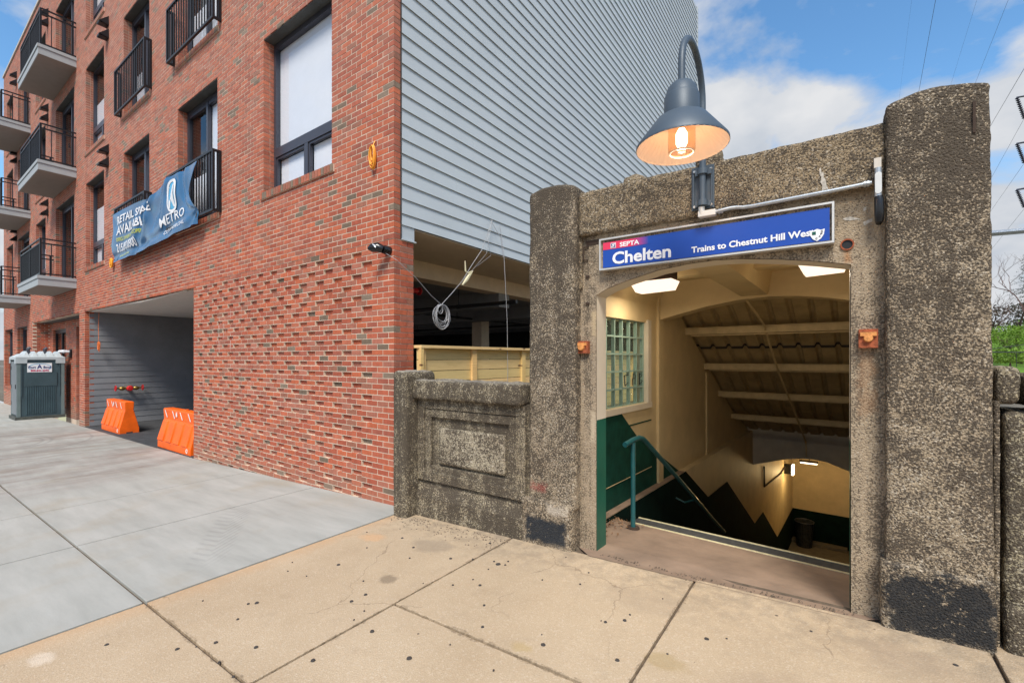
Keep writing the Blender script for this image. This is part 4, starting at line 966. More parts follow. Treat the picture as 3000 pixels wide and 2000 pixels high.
cm.tube([(XCB-.02, 5.26, 3.73), (XCB, 5.10, 3.20), (XCB, 4.84, 2.96), (XCB, 4.56, 2.72)], .0022, 5)
cm.tube([(XCB-.02, 5.25, 3.73), (XCB, 5.12, 3.4), (XCB, 5.2, 3.19), (XCB-.05, 4.95, 3.0)], .0022, 5); cm.build('line', M['cable'], cb)
c2 = MB(); coil(c2, (XCB, 4.19, 2.38), 0.15, 0.150, 8, 0.0042, 'y', seed=4); coil(c2, (XCB, 4.17, 2.38), .05, .055, 2, .005, 'y', seed=9); c2.build('coil', M['cable'], cb)
c3 = MB(); c3.tube([(XCB-.02, 4.66, 3.02), (XCB-.02, 4.67, 2.88), (XCB, 4.70, 2.86), (XCB, 4.78, 2.90), (XCB, 4.72, 2.83), (XCB, 4.66, 2.76), (XCB, 4.58, 2.68)], [.008, .012, .01, .02, .024, .026, .01], 6); c3.build('tape_wrap', M['tape'], cb)
c4 = MB(); c4.tube([(-4.145, 5.50, 3.72), (XCB-.01, 5.53, 3.3), (XCB, 5.55, 2.9), (XCB, 5.60, 2.3), (XCB, 5.62, 1.5), (XCB, 5.60, 0.9)], 0.0038, 6)
c4.tube([(-4.145, 5.26, 3.74), (XCB, 5.44, 3.5), (XCB, 5.5, 3.22)], .004, 5)
c4.build('vertical_cable', M['cable'], label='thin grey cable hanging straight down from the siding past the timber fence', cat='cable')

# ================================================================= TIMBER FENCE
fn = thing('timber_fence', 'new treated pine fence of horizontal boards under the siding overhang', 'fence', (-4.13, 3.9, 0.0))
ZTOP = 1.862
MB().box(-4.20, -4.05, 3.815, 17.3, ZTOP-0.036, ZTOP).build('cap_rail', M['wood'], fn)
posts = [3.83, 4.80, 6.02, 7.25, 8.5, 9.7, 10.9, 12.1, 13.3, 14.5]
for i, y in enumerate(posts): MB().box(-4.12, -4.085, y-0.0, y+0.095, -0.3, ZTOP-0.037).build('post', M['wood_post'], fn)
MB().box(-4.085, -4.055, 3.815, 3.86, -0.3, ZTOP-.037).build('post', M['wood_post'], fn)
for k in range(13):
    z1 = ZTOP-0.040-k*0.141
    for (p, q) in ((3.84, 7.30), (7.303, 10.95), (10.953, 14.6)):
        MB().box(-4.158, -4.124, p, q, z1-0.133, z1).build('board', M['wood'], fn)

# ================================================================= BARRIERS
def barrier(x0, x1, yf, label):
    z0 = g(x0)+0.005; H = 0.82
    t = thing('water_barrier', label, 'barrier', ((x0+x1)/2, yf+0.2, z0), 'orange plastic barriers in the driveway opening')
    prof = [(yf, z0), (yf, z0+.13), (yf+.115, z0+.60), (yf+.105, z0+H-.02), (yf+.125, z0+H), (yf+.285, z0+H), (yf+.305, z0+H-.02), (yf+.295, z0+.60), (yf+.41, z0+.13), (yf+.41, z0)]
    b = MB(); b.prism(prof, 'x', x0, x1); o = b.build('body', M['orange'], t, smooth=False)
    bv = o.modifiers.new('b', 'BEVEL'); bv.width = 0.018; bv.segments = 3; bv.limit_method = 'ANGLE'; bv.angle_limit = R(20)
    # ribs standing proud of the sloping face, leaving grooves between
    n = 4; L_ = (x1-x0)
    for i in range(n):
        a = x0+.02+(L_-.04)*i/n; c = a+(L_-.04)/n*0.72
        r = MB(); y_lo, y_hi = yf-.008, yf+.085
        r.add([(a, yf+.02, z0+.135), (c, yf+.02, z0+.135), (a+.02, y_hi+.03, z0+.585), (c-.02, y_hi+.03, z0+.585), (a+.005, yf-.018, z0+.165), (c-.005, yf-.018, z0+.165), (a+.03, y_hi-.002, z0+.555), (c-.03, y_hi-.002, z0+.555)],
              [(4, 5, 7, 6), (0, 4, 6, 2), (5, 1, 3, 7), (0, 1, 5, 4), (6, 7, 3, 2)])
        ro = r.build('rib', M['orange'], t); bw = ro.modifiers.new('b', 'BEVEL'); bw.width = 0.008; bw.segments = 2
    for i in range(4):
        a = x0+L_*(0.06+0.235*i); r = MB(); y = yf+0.100
        r.add([(a, y, z0+H-.035), (a+.05, y, z0+H-.035), (a+.16, y+.002, z0+.635), (a+.11, y+.002, z0+.635)], [(0, 1, 2, 3)]); r.build('white_mark', M['white_mark'], t)
    lk = MB(); cx = x0+L_*.44; y = yf+.099; lk.box(cx-.035, cx+.035, y-.004, y, z0+H-.14, z0+H-.07); lk.tube([(cx-.022, y, z0+H-.07), (cx-.02, y, z0+H-.045), (cx+.02, y, z0+H-.045), (cx+.022, y, z0+H-.07)], .006, 5); lk.build('fill_plug', M['white_mark'], t)
    rg = MB(); cx = x1-L_*.09; 
    rg.lathe((cx, yf-.002, z0+.085), [(.022, -.0), (.045, -.004), (.045, .0), (.022, .0)], 16, 'y'); rg.build('drain_ring', M['white_mark'], t)
    sl = MB().box(x1-.30, x1+0.002, yf+.14, yf+.27, z0-.002, z0+.045); sl.build('forklift_slot', M['interior_dark'], t)
    cpz = MB().lathe(((x0+x1)/2+.1, yf+.2, z0+H), [(0, .02), (.05, .02), (.055, 0)], 14); cpz.build('cap', M['orange'], t)
    return t
barrier(-16.33, -14.78, 3.62, 'farther orange plastic barrier, by the dark grey siding in the driveway')
barrier(-11.85, -10.12, 3.54, 'nearer orange plastic barrier, half hidden behind the textured brick wall')

# ================================================================= FIRE DEPARTMENT CONNECTION
fd = thing('fire_valve', 'red and brass fire hose connection on the dark grey siding wall', 'valve', (-17.35, 4.45, 0.80))
X_ = -17.24
MB().tube([(-17.39, 4.45, .80), (-17.16, 4.45, .80)], .05, 12).build('inlet', M['brass'], fd, smooth=True)
v = MB().lathe((-17.16, 4.45, .80), [(.0, .07), (.06, .065), (.085, .03), (.085, 0), (.06, -.01)], 16, 'x'); v.build('red_cap', M['red'], fd, smooth=True)
MB().tube([(X_, 4.17, .81), (X_, 4.75, .81)], .022, 8).build('stem', M['brass'], fd)
for y in (4.29, 4.62): MB().tube([(X_, y-.07, .80), (X_, y-.04, .80), (X_, y, .80), (X_, y+.04, .80), (X_, y+.07, .80)], [.03, .055, .062, .055, .03], 10).build('valve_body', M['brass'], fd, smooth=True)
for y in (4.14, 4.78):
    w = MB(); pts = [(X_+.08*math.cos(q*math.pi/8), y, .81+.08*math.sin(q*math.pi/8)) for q in range(17)]; w.tube(pts, .011, 6, cap=False)
    w.tube([(X_-.08, y, .81), (X_+.08, y, .81)], .008, 5); w.tube([(X_, y, .73), (X_, y, .89)], .008, 5); w.build('hand_wheel', M['red'], fd)
MB().lathe((-17.385, 4.45, .86), [(0, .012), (.10, .012), (.10, 0)], 20, 'x').build('wall_plate', M['galv'], fd)

# ================================================================= PORTABLE TOILET
TX0, TX1, TY0, TY1 = -22.43, -21.33, 2.68, 3.76; tz = g(-21.9)
pt = thing('portable_toilet', 'slate green portable toilet with pale ridged roof on the sidewalk', 'toilet', ((TX0+TX1)/2, (TY0+TY1)/2, tz))
MB().box(TX0-.03, TX1+.04, TY0-.05, TY1+.04, tz, tz+.10).build('skid_base', M['toilet_base'], pt)
MB().box(TX0+.02, TX1, TY0+.03, TY1, tz+.10, tz+1.98).build('body', M['toilet_body'], pt)
for (x, y) in ((TX0, TY0), (TX1-.06, TY0), (TX1-.06, TY1-.06)): MB().box(x, x+.075, y-.005, y+.075, tz+.10, tz+1.98).build('corner_post', M['toilet_side'], pt)
MB().box(TX0+.12, TX1-.12, TY0-.005, TY0+.03, tz+.16, tz+1.88).build('door', M['toilet_door'], pt)
MB().box(TX1-.24, TX1-.20, TY0-.02, TY0-.004, tz+1.0, tz+1.14).build('latch', M['black_metal'], pt)
for zz in (.45, 1.0, 1.6): MB().box(TX0+.09, TX0+.12, TY0-.015, TY0+.0, tz+zz, tz+zz+.12).build('hinge', M['black_metal'], pt)
MB().box(TX1, TX1+.02, TY0+.17, TY1-.17, tz+1.08, tz+1.52).build('side_panel', M['toilet_body'], pt)
nr = 17; w0, w1 = TY0+.19, TY1-.19
for i in range(nr):
    y = w0+(w1-w0)*(i+.5)/nr; MB().tube([(TX1+.002, y, tz+.17), (TX1+.002, y, tz+1.07)], .017, 6).build('rib', M['toilet_body'], pt)
for y in (TY0+.10, TY1-.10): MB().box(TX1, TX1+.02, y-.012, y+.012, tz+.75, tz+1.85).build('rib', M['toilet_body'], pt)
rfz = tz+1.88
rfm = MB(); rfm.box(TX0-.03, TX1+.03, TY0-.04, TY1+.03, rfz+.06, rfz+.14)
for (a, b) in ((TY0-.04, TY0+.22), (TY1-.20, TY1+.03)): rfm.box(TX1+.005, TX1+.032, a, b, rfz-.06, rfz+.06)
rfm.box(TX1-.16, TX1+.03, TY0-.042, TY0-.01, rfz-.06, rfz+.06); rfm.box(TX0-.03, TX0+.08, TY0-.042, TY0-.01, rfz-.06, rfz+.06)
rfm.add([(TX0-.03, TY0-.04, rfz+.141), (TX1+.03, TY0-.04, rfz+.141), (TX1+.03, TY1+.03, rfz+.141), (TX0-.03, TY1+.03, rfz+.141), (TX0+.2, TY0+.12, rfz+.25), (TX1-.2, TY0+.12, rfz+.25), (TX1-.2, TY1-.12, rfz+.25), (TX0+.2, TY1-.12, rfz+.25)], [(0, 1, 5, 4), (1, 2, 6, 5), (2, 3, 7, 6), (3, 0, 4, 7), (4, 5, 6, 7)])
rfm.build('roof', M['toilet_roof'], pt)
for i in range(5):
    y = TY0+.13+i*.19; rr_ = MB(); rr_.add([(TX1+.01, y, rfz+.15), (TX1+.01, y+.15, rfz+.15), (TX0+.05, y+.15, rfz+.18), (TX0+.05, y, rfz+.18), (TX1-.20, y+.10, rfz+.34), (TX0+.22, y+.10, rfz+.34)], [(0, 1, 4), (0, 4, 5, 3), (1, 2, 5, 4), (3, 5, 2), (0, 3, 2, 1)]); rr_.build('roof_ridge', M['toilet_roof'], pt)
for y in (TY0+.35, TY0+.75): MB().tube([(TX0+.3, y, rfz+.25), (TX0+.3, y, rfz+.42), (TX0+.3, y+.06, rfz+.46)], .05, 8).build('vent_cowl', M['frame'], pt)
lb = MB().box(TX1+.02, TX1+.026, 2.90, 3.47, tz+1.53, tz+1.83); lbo = lb.build('label_plate', M['text_white'], pt)
xx = TX1+.030
def ring_x(cy, cz, a, b, t, mat):
    m_ = MB(); n = 36; vs = []
    for k in range(n):
        q = 2*math.pi*k/n; vs += [(xx-.002, cy+a*math.cos(q), cz+b*math.sin(q)), (xx-.002, cy+(a-t)*math.cos(q), cz+(b-t)*math.sin(q))]
    m_.add(vs, [(2*k, 2*((k+1) % n), 2*((k+1) % n)+1, 2*k+1) for k in range(n)]); m_.build('logo_ring', mat, pt)
ring_x(3.19, tz+1.69, .265, .125, .018, M['logo_cyan'])
for s_, y_, z_, h_, w_2, mt in (('Port', 2.925, 1.655, .075, .17, 'text_navy'), ('A', 3.12, 1.65, .13, .12, 'text_navy'), ('Bowl', 3.27, 1.655, .075, .18, 'text_navy'), ('800-841-2695', 2.975, 1.555, .06, .42, 'text_red')):
    vs, fs = text_geo(s_, 1.0, 0.03); a = np.array(vs); x0_, wx_ = a[:, 0].min(), a[:, 0].max()-a[:, 0].min()
    MB().add([(xx, y_+(v[0]-x0_)/wx_*w_2, tz+z_+v[1]/.7*h_) for v in vs], fs).build('lettering', M[mt], pt)
# camera-like fitting on the pier beside the toilet
cmr = thing('security_camera', 'white and black bullet camera on the brick pier above the portable toilet', 'camera', (-22.0, 3.6, 1.95))
MB().tube([(-21.35, 3.95, 1.92), (-21.42, 3.80, 1.93)], .04, 10).build('arm', M['text_white'], cmr); MB().tube([(-21.42, 3.82, 1.93), (-21.62, 3.70, 1.92)], [.06, .05], 10).build('body', M['text_white'], cmr); MB().box(-21.42, -21.24, 3.90, 3.948, 1.72, 2.0).build('back_box', M['black_metal'], cmr)

# ================================================================= STATION ENTRANCE
AXv = (.0526, .9986); LXv = (.9986, -.0526); OO = (-2.02, 4.6)
def T(r, s, z): return (OO[0]+r*LXv[0]+s*AXv[0], OO[1]+r*LXv[1]+s*AXv[1], z)
stn = thing('station_entrance', 'weathered concrete railway stair entrance with two tall piers and cream interior', 'building', (-0.8, 3.6, 0.1))

def rough(name, x0, x1, y0, y1, z0, z1, mat, parent, cell=0.03, amp=0.004, rad=0.015, topf=None, taper=None, seed=0.0, xf=None, label=None):
    bm = bmesh.new(); cache_ = {}
    nx, ny, nz = max(2, int((x1-x0)/cell)), max(2, int((y1-y0)/cell)), max(2, int((z1-z0)/cell))
    def P(i, j, k):
        key = (i, j, k)
        if key in cache_: return cache_[key]
        x, y, z = x0+(x1-x0)*i/nx, y0+(y1-y0)*j/ny, z0+(z1-z0)*k/nz
        # rounding of edges
        dx, dy, dz = min(x-x0, x1-x), min(y-y0, y1-y), min(z-z0, z1-z)
        p = Vector((x, y, z)); c = Vector((min(max(x, x0+rad), x1-rad), min(max(y, y0+rad), y1-rad), min(max(z, z0+rad), z1-rad)))
        d = p-c
        if d.length > rad: p = c+d.normalized()*rad
        if topf: 
            f = (p.z-z0)/(z1-z0); p.z += topf((p.x-x0)/(x1-x0))*max(0, (f-.6)/.4)
        if taper: p.x += taper(p)
        q = p*1.0+Vector((seed, seed, 0)); a = amp
        p += noise.noise_vector(q*28)*a+noise.noise_vector(q*6)*a*1.2
        cache_[key] = bm.verts.new(p); return cache_[key]
    for i in range(nx):
        for j in range(ny):
            bm.faces.new((P(i, j, nz), P(i+1, j, nz), P(i+1, j+1, nz), P(i, j+1, nz))); bm.faces.new((P(i, j, 0), P(i, j+1, 0), P(i+1, j+1, 0), P(i+1, j, 0)))
        for k in range(nz):
            bm.faces.new((P(i, 0, k), P(i+1, 0, k), P(i+1, 0, k+1), P(i, 0, k+1))); bm.faces.new((P(i, ny, k), P(i, ny, k+1), P(i+1, ny, k+1), P(i+1, ny, k)))
    for j in range(ny):
        for k in range(nz):
            bm.faces.new((P(0, j, k), P(0, j, k+1), P(0, j+1, k+1), P(0, j+1, k))); bm.faces.new((P(nx, j, k), P(nx, j+1, k), P(nx, j+1, k+1), P(nx, j, k+1)))
    if xf:
        for v in bm.verts: v.co = Vector(xf(*v.co))
    base = wloc(parent) if parent else Vector((0, 0, 0))
    for v in bm.verts: v.co -= base
    bmesh.ops.recalc_face_normals(bm, faces=bm.faces)
    me = bpy.data.meshes.new(name); bm.to_mesh(me); bm.free(); me.materials.append(mat); me.polygons.foreach_set('use_smooth', [True]*len(me.polygons))
    o = bpy.data.objects.new(name, me); COL.objects.link(o); o.parent = parent
    if label: o['label'] = label
    return o
# right pier
rough('pier', 0.238, 0.680, 3.45, 3.95, 0.40, 3.185, M['pier_r'], stn, 0.022, .0045, .022, topf=lambda u: 0.045*math.sin(math.pi*min(1, u*1.0+.05)), taper=lambda p: (-.010+.018*(3.2-p.z)/2.7)*max(0, (p.x-.238)/.442), seed=3, label='right pier, black paint patch at its foot')
rough('plinth', 0.213, 0.692, 3.425, 3.96, -0.12, 0.520, M['pier_r'], stn, 0.022, .004, .02, seed=5)
MB().box(0.600, 0.612, 3.442, 3.455, 2.92, 3.09).build('rust_bar', M['iron'], stn)
# left pier
rough('pier', -2.270, -1.800, 3.45, 3.95, 0.40, 3.165, M['pier_l'], stn, 0.022, .0045, .025, topf=lambda u: 0.055*math.sin(math.pi*min(1, u*.9+.08)), seed=8, label='left pier, red and black paint at its foot')
rough('plinth', -2.330, -1.815, 3.405, 3.96, -0.15, 0.455, M['pier_l'], stn, 0.022, .005, .035, seed=12)
# wall around the arched door
arch = [(-1.655, 2.235), (-1.55, 2.285), (-1.38, 2.335), (-1.13, 2.39), (-0.91, 2.413), (-0.72, 2.418), (-0.55, 2.407), (-0.30, 2.372), (-0.11, 2.335), (0.075, 2.292)]
fw_ = MB(); YW0, YW1 = 3.55, 3.745
def ext(poly, y0, y1, mb): mb.prism(poly, 'y', y0, y1)
ext([(-1.81, -0.3), (-1.655, -0.3), (-1.655, 2.235), (-1.81, 2.235)], YW0, YW1, fw_)
ext([(0.075, -0.3), (0.245, -0.3), (0.245, 2.292), (0.075, 2.292)], YW0, YW1, fw_)
for (p, q) in zip([(-1.81, 2.235)]+arch, arch+[(0.245, 2.292)]):
    fw_.prism([(p[0], p[1]), (q[0], q[1]), (q[0], 3.09), (p[0], 3.09)], 'y', YW0, YW1)
fwo = fw_.build('front_wall', M['jamb'], stn)
# painted reveals
rv_ = MB(); e = 0.004
rv_.quad((-1.655+e, YW0+.004, 1.18), (-1.655+e, YW1, 1.18), (-1.655+e, YW1, 2.235), (-1.655+e, YW0+.004, 2.235))
for (p, q) in zip(arch, arch[1:]): rv_.quad((p[0], YW0+.003, p[1]-e), (q[0], YW0+.003, q[1]-e), (q[0], YW1, q[1]-e), (p[0], YW1, p[1]-e))
rv_.quad((0.075-e, YW0+.004, 1.18), (0.075-e, YW1, 1.18), (0.075-e, YW1, 2.29), (0.075-e, YW0+.004, 2.29))
rv_.build('painted_reveal', M['cream_light'], stn)
gv = MB(); gv2 = MB(); gv.quad((-1.655+e, YW0+.004, -0.1), (-1.655+e, YW1, -0.1), (-1.655+e, YW1, 1.178), (-1.655+e, YW0+.004, 1.178))
gv2.quad((0.075-e, YW0+.004, -0.1), (0.075-e, YW1, -0.1), (0.075-e, YW1, 1.178), (0.075-e, YW0+.004, 1.178)); gv.build('green_reveal', M['green_jamb'], stn); gv2.build('green_reveal', M['green_jamb'], stn)
# frieze beam
rough('frieze', -1.795, 0.244, 3.497, 3.95, 2.742, 3.112, M['frieze'], stn, 0.025, .005, .016, seed=21)
# broken stubs on top
rough('stub', -1.475, -1.285, 3.66, 3.83, 3.02, 3.235, M['frieze'], stn, .02, .012, .05, seed=31)
rough('stub', -0.885, -0.700, 3.66, 3.83, 3.02, 3.30, M['frieze'], stn, .02, .014, .05, seed=33)
# shallow fillet strip by the left pier and cut pockets below the frieze
MB().box(-1.80, -1.775, 3.528, 3.56, 2.30, 3.085).build('fillet', M['frieze'], stn)
for a, b in ((-1.745, -1.655), (-1.652, -1.63)): MB().box(a, b, 3.546, 3.552, 2.665, 2.705).build('pocket', M['iron'], stn)
for (x, z) in ((-1.735, 2.40), (-1.735, 2.17)): MB().box(x-.012, x+.02, 3.535, 3.553, z-.008, z+.010).build('iron_stub', M['iron'], stn)
MB().tube([(-1.72, 3.54, 2.655), (-1.765, 3.535, 2.65), (-1.765, 3.535, 2.545), (-1.725, 3.54, 2.54)], .007, 5).build('iron_staple', M['iron'], stn)
# efflorescence
lime = None
def blob(mb, pts, y): MB().add([(p[0], y, p[1]) for p in pts], [tuple(range(len(pts)))]).build('lime_bloom', M['lime'], stn)
blob(lime, [(-.088, 2.905), (-.080, 2.915), (-.076, 2.88), (-.066, 2.885), (-.064, 2.85), (-.054, 2.83), (-.050, 2.795), (-.038, 2.765), (-.050, 2.772), (-.075, 2.762), (-.072, 2.80), (-.082, 2.82), (-.077, 2.855), (-.086, 2.87)], 3.4905)
blob(lime, [(.03, 2.585), (.07, 2.59), (.105, 2.575), (.13, 2.56), (.105, 2.565), (.07, 2.565), (.045, 2.572)], 3.5475); blob(lime, [(.135, 2.545), (.165, 2.555), (.18, 2.56), (.18, 2.54), (.155, 2.53), (.14, 2.52)], 3.5475); blob(lime, [(.135, 2.63), (.15, 2.635), (.152, 2.615), (.138, 2.61)], 3.5475)
# pipe hole
ph_ = MB().lathe((0.056, 3.553, 2.417), [(.028, .02), (.028, -.012), (.036, -.012), (.036, 0)], 20, 'y'); ph_.build('drain_pipe', M['rust'], stn, smooth=True)
MB().lathe((0.056, 3.5495, 2.417), [(.0, 0), (.028, 0)], 20, 'y').build('pipe_hole', M['ink'], stn)

# ---- vestibule in its own skewed frame (r across, s inwards)
def SB(): return MB(xf=T)
WV = 2.45
# floor: landing sloping gently in from the sidewalk
ld = MB(); ld.add([(-1.66, 3.42, .080), (0.08, 3.42, .134), (0.45, 3.74, .10), (-2.05, 3.74, .06)]+[T(-.05, .04, -0.02), T(WV+.05, .04, -0.02)], [(0, 1, 2, 3), (3, 2, 5, 4)])
ld.add([(-1.66, 3.42, .0), (0.08, 3.42, .0), T(WV+.05, .04, -.2), T(-.05, .04, -.2)], [(0, 1, 2, 3)])
ld.build('landing', M['landing'], stn)
SB().box(0.27, WV, .05, .20, -0.06, -0.016).build('tread_strip', M['nosing'], stn)
SB().box(0.27, WV, .028, .049, -0.06, -0.013).build('nosing', M['nosing_edge'], stn); SB().box(0.27, WV, .201, .228, -0.06, -0.012).build('nosing', M['nosing_edge'], stn)
# steps
def flight(s0, z0, s1, z1):
    n = round((z0-z1)/0.168); 
    for i in range(n):
        a = s0+(s1-s0)*i/n; SB().box(0.09, WV-.09, a, a+(s1-s0)/n+.03, z1-0.4 if False else z0-(i+1)*(z0-z1)/n-.2, z0-(i+1)*(z0-z1)/n).build('step', M['step'], stn)
flight(.222, -.02, 3.55, -1.66); SB().box(.09, WV-.09, 3.55, 4.75, -1.9, -1.66).build('stair_landing', M['step'], stn)
flight(4.75, -1.66, 7.3, -3.18); SB().box(.09, WV-.09, 7.3, 8.3, -3.4, -3.18).build('stair_landing', M['step'], stn)
flight(8.3, -3.18, 10.46, -4.47); SB().box(-.2, WV+2.5, 10.46, 13.8, -4.7, -4.47).build('stair_landing', M['step'], stn)
SB().box(.09, 1.6, 13.35, 13.63, -4.465, -4.36).build('kerb', M['step'], stn)
# left wall with the glass-block opening
lw = SB()
GB = (-0.43, 1.09, 1.145, 2.155)
def lwbox(s0, s1, z0, z1): lw.box(-.22, 0, s0, s1, z0, z1)
lwbox(-.95, GB[0], -.2, 2.75); lwbox(GB[0], GB[1]+.1, -.2, GB[2]); lwbox(GB[0], GB[1]+.1, GB[3], 2.75); lwbox(GB[1]+.1, 1.6, -.2, 2.75)
# sloping top part beyond
for a, b, za, zb in ((1.6, 2.45, 2.45, 2.40), (2.45, 5.5, 2.30, .66), (5.5, 7.2, .66, .0)):
    lw.prism([(a, -.2), (b, -.2), (b, zb), (a, za)], 'x', -.22, 0) if False else lw.add([(-.22, a, -.2), (0, a, -.2), (0, b, -.2), (-.22, b, -.2), (-.22, a, za), (0, a, za), (0, b, zb), (-.22, b, zb)], [(0, 3, 2, 1), (4, 5, 6, 7), (0, 1, 5, 4), (1, 2, 6, 5), (2, 3, 7, 6), (3, 0, 4, 7)])
lw.build('side_wall', M['cream'], stn)
SB().box(-.22, .09, -.95, 7.1, -.35, .045).build('ledge', M['cream'], stn)
SB().box(-.22, .088, -.95, 14, -5.2, -.35).build('stair_wall', M['cream'], stn)
# rendered pilaster edges
SB().box(0, .035, 1.44, 1.60, .047, 2.60).build('pilaster', M['cream'], stn)
SB().box(0, .022, 3.70, 3.78, .047, 1.45).build('pilaster', M['cream'], stn)
# window frame
wf = SB(); wf.box(-.10, .028, GB[1], GB[1]+.10, GB[2]-.0, GB[3]+.03); wf.box(-.10, .03, GB[0]-.05, GB[1]+.12, GB[2]-.07, GB[2]-.002)
wf.build('window_frame', M['cream_light'], stn)
SB().box(0, .006, -.3, 1.25, .90, .915).build('paint_line', M['green'], stn)
gbw = SB(); 
for i in range(9): s = -.43+.19*i+.0; 
gwin = SB().box(-.085, -.075, GB[0], GB[1], GB[2], GB[3]).build('glass_block_window', M['glass_block'], stn)
ncol = 7; nrow_ = 5; cw = 0.203; chh = (GB[3]-GB[2])/nrow_
for i in range(8):
    s1 = GB[1]-.02-(i)*cw; s0 = s1-cw
    if s0 < GB[0]-.12: break
    for j in range(nrow_):
        z0 = GB[2]+chh*j
        bk = SB(); q = .012
        a, b, c, d = s0+q, s1-q, z0+q, z0+chh-q
        # thick bevelled face
        bk.add([(-.05, a, c), (-.05, b, c), (-.05, b, d), (-.05, a, d), (-.028, a+.02, c+.02), (-.028, b-.02, c+.02), (-.028, b-.02, d-.02), (-.028, a+.02, d-.02)],
               [(0, 1, 5, 4), (1, 2, 6, 5), (2, 3, 7, 6), (3, 0, 4, 7), (4, 5, 6, 7)])
        bk.build('glass_block', M['glass_block'], gwin)
    for (p0, p1) in ((s0-.008, s0+.010),):
        SB().box(-.07, -.030, p0, p1, GB[2], GB[3]).build('joint', M['block_rib'], gwin)
for j in range(nrow_+1):
    z0 = GB[2]+chh*j; SB().box(-.07, -.030, GB[0], GB[1], z0-.009, z0+.009).build('joint', M['block_rib'], gwin)
SB().box(-.07, -.028, GB[1]-.03, GB[1], GB[2], GB[3]).build('joint', M['block_rib'], gwin)
# scrawl on the fourth row
gr = SB(); zg = GB[2]+chh*1
def stroke(pts, r=.006): gr.tube([(-.022, p[0], zg+p[1]) for p in pts], r, 4)
o1, o2, o3 = GB[1]-.02-2.85*cw, GB[1]-.02-1.85*cw, GB[1]-.02-.85*cw
stroke([(o1+.12, .16), (o1+.0, .155), (o1+.02, .03), (o1+.11, .07)]); stroke([(o2+.02, .03), (o2+.05, .17), (o2+.11, .16), (o2+.10, .04)]); stroke([(o2+.02, .10), (o2+.12, .12)])
stroke([(o3+.03, .03), (o3+.03, .17), (o3+.12, .14), (o3+.03, .10), (o3+.13, .07), (o3+.04, .03)]); 
gr.build('graffiti', M['ink'], gwin)
# right wall
SB().box(WV, WV+.22, -.95, 1.6, -.3, 2.75).build('side_wall', M['cream'], stn); rw2 = SB()
for a, b, za, zb in ((1.6, 2.45, 2.45, 2.40), (2.45, 5.5, 2.30, .66), (5.5, 7.2, .66, .0)):
    rw2.add([(WV, a, -.35), (WV+.22, a, -.35), (WV+.22, b, -.35), (WV, b, -.35), (WV, a, za), (WV+.22, a, za), (WV+.22, b, zb), (WV, b, zb)], [(0, 3, 2, 1), (4, 5, 6, 7), (0, 1, 5, 4), (1, 2, 6, 5), (2, 3, 7, 6), (3, 0, 4, 7)])
rw2.build('side_wall', M['cream'], stn); SB().box(WV-.09, WV+.22, -.3, 11.2, -5.2, -.35).build('stair_wall', M['cream'], stn)
SB().box(WV+2.2, WV+2.4, 11.0, 14, -5.2, -1.0).build('stair_wall', M['cream'], stn)
# painted dado
dd = SB(); r_ = .004
dd.add([(r_, -.95, .048), (r_, -.95, 1.118), (r_, .30, 1.118), (r_, .52, .953), (r_, .80, .752), (r_, 2.30, .048)], [(0, 1, 2, 3, 4, 5)])
dd.build('green_dado', M['green'], stn)
d2_ = SB(); r_ = .094
zz_ = [(-.95, .040), (2.35, .040), (3.50, -.61), (4.76, -.62), (7.30, -2.13), (8.31, -2.13), (10.46, -3.42), (13.62, -3.40)]
for (p, q) in zip(zz_, zz_[1:]): d2_.add([(r_, p[0], -5), (r_, q[0], -5), (r_, q[0], q[1]), (r_, p[0], p[1])], [(0, 1, 2, 3)])
d2_.build('shaded_dado', M['dado'], stn)  # same green dado; shade down the stairs is painted into its colour
SB().box(.0, .094, -.95, 2.3, .0455, .049).build('ledge_top', M['landing'], stn)
# white pencil line where paint colours meet
pl = SB(); pl.tube([(.012, -.1, .305), (.012, 1.24, .305)], .004, 4); pl.build('paint_line', M['cream'], stn)
# back wall
SB().box(-.2, WV+2.4, 13.63, 13.85, -5.2, -.5).build('back_wall', M['cream'], stn); SB().box(.094, WV+2.3, 13.618, 13.629, -4.5, -3.40).build('shaded_dado', M['dado'], stn)  # dado here also uses the green with shade painted in
# ceiling of the vestibule: slab, arch beam, ribs
SB().box(-.22, WV+.22, -.92, 1.75, 2.70, 2.95).build('ceiling', M['cream'], stn)
ab = SB(); ap = [(0.0, 2.205), (.18, 2.252), (.59, 2.345), (.97, 2.402), (1.32, 2.418), (1.6, 2.400), (1.85, 2.362), (2.06, 2.315), (WV, 2.19)]
for p, q in zip(ap, ap[1:]): ab.add([(p[0], 1.49, p[1]), (q[0], 1.49, q[1]), (q[0], 1.49, 2.70), (p[0], 1.49, 2.70), (p[0], 1.75, p[1]), (q[0], 1.75, q[1]), (q[0], 1.75, 2.70), (p[0], 1.75, 2.70)], [(0, 1, 2, 3), (4, 7, 6, 5), (0, 4, 5, 1)])
ab.build('arch_beam', M['cream'], stn)
rib = SB(); rib.add([(1.02, -.9, 2.50), (1.30, -.9, 2.50), (1.02, 1.49, 2.44), (1.30, 1.49, 2.44), (.98, -.9, 2.71), (1.34, -.9, 2.71), (.98, 1.49, 2.71), (1.34, 1.49, 2.71)], [(0, 2, 3, 1), (0, 4, 6, 2), (1, 3, 7, 5), (0, 1, 5, 4)]); rib.build('ceiling_rib', M['cream'], stn)
rib2 = SB(); rib2.box(0, WV, .55, .72, 2.60, 2.71); rib2.build('ceiling_rib', M['cream'], stn)
hb = SB()
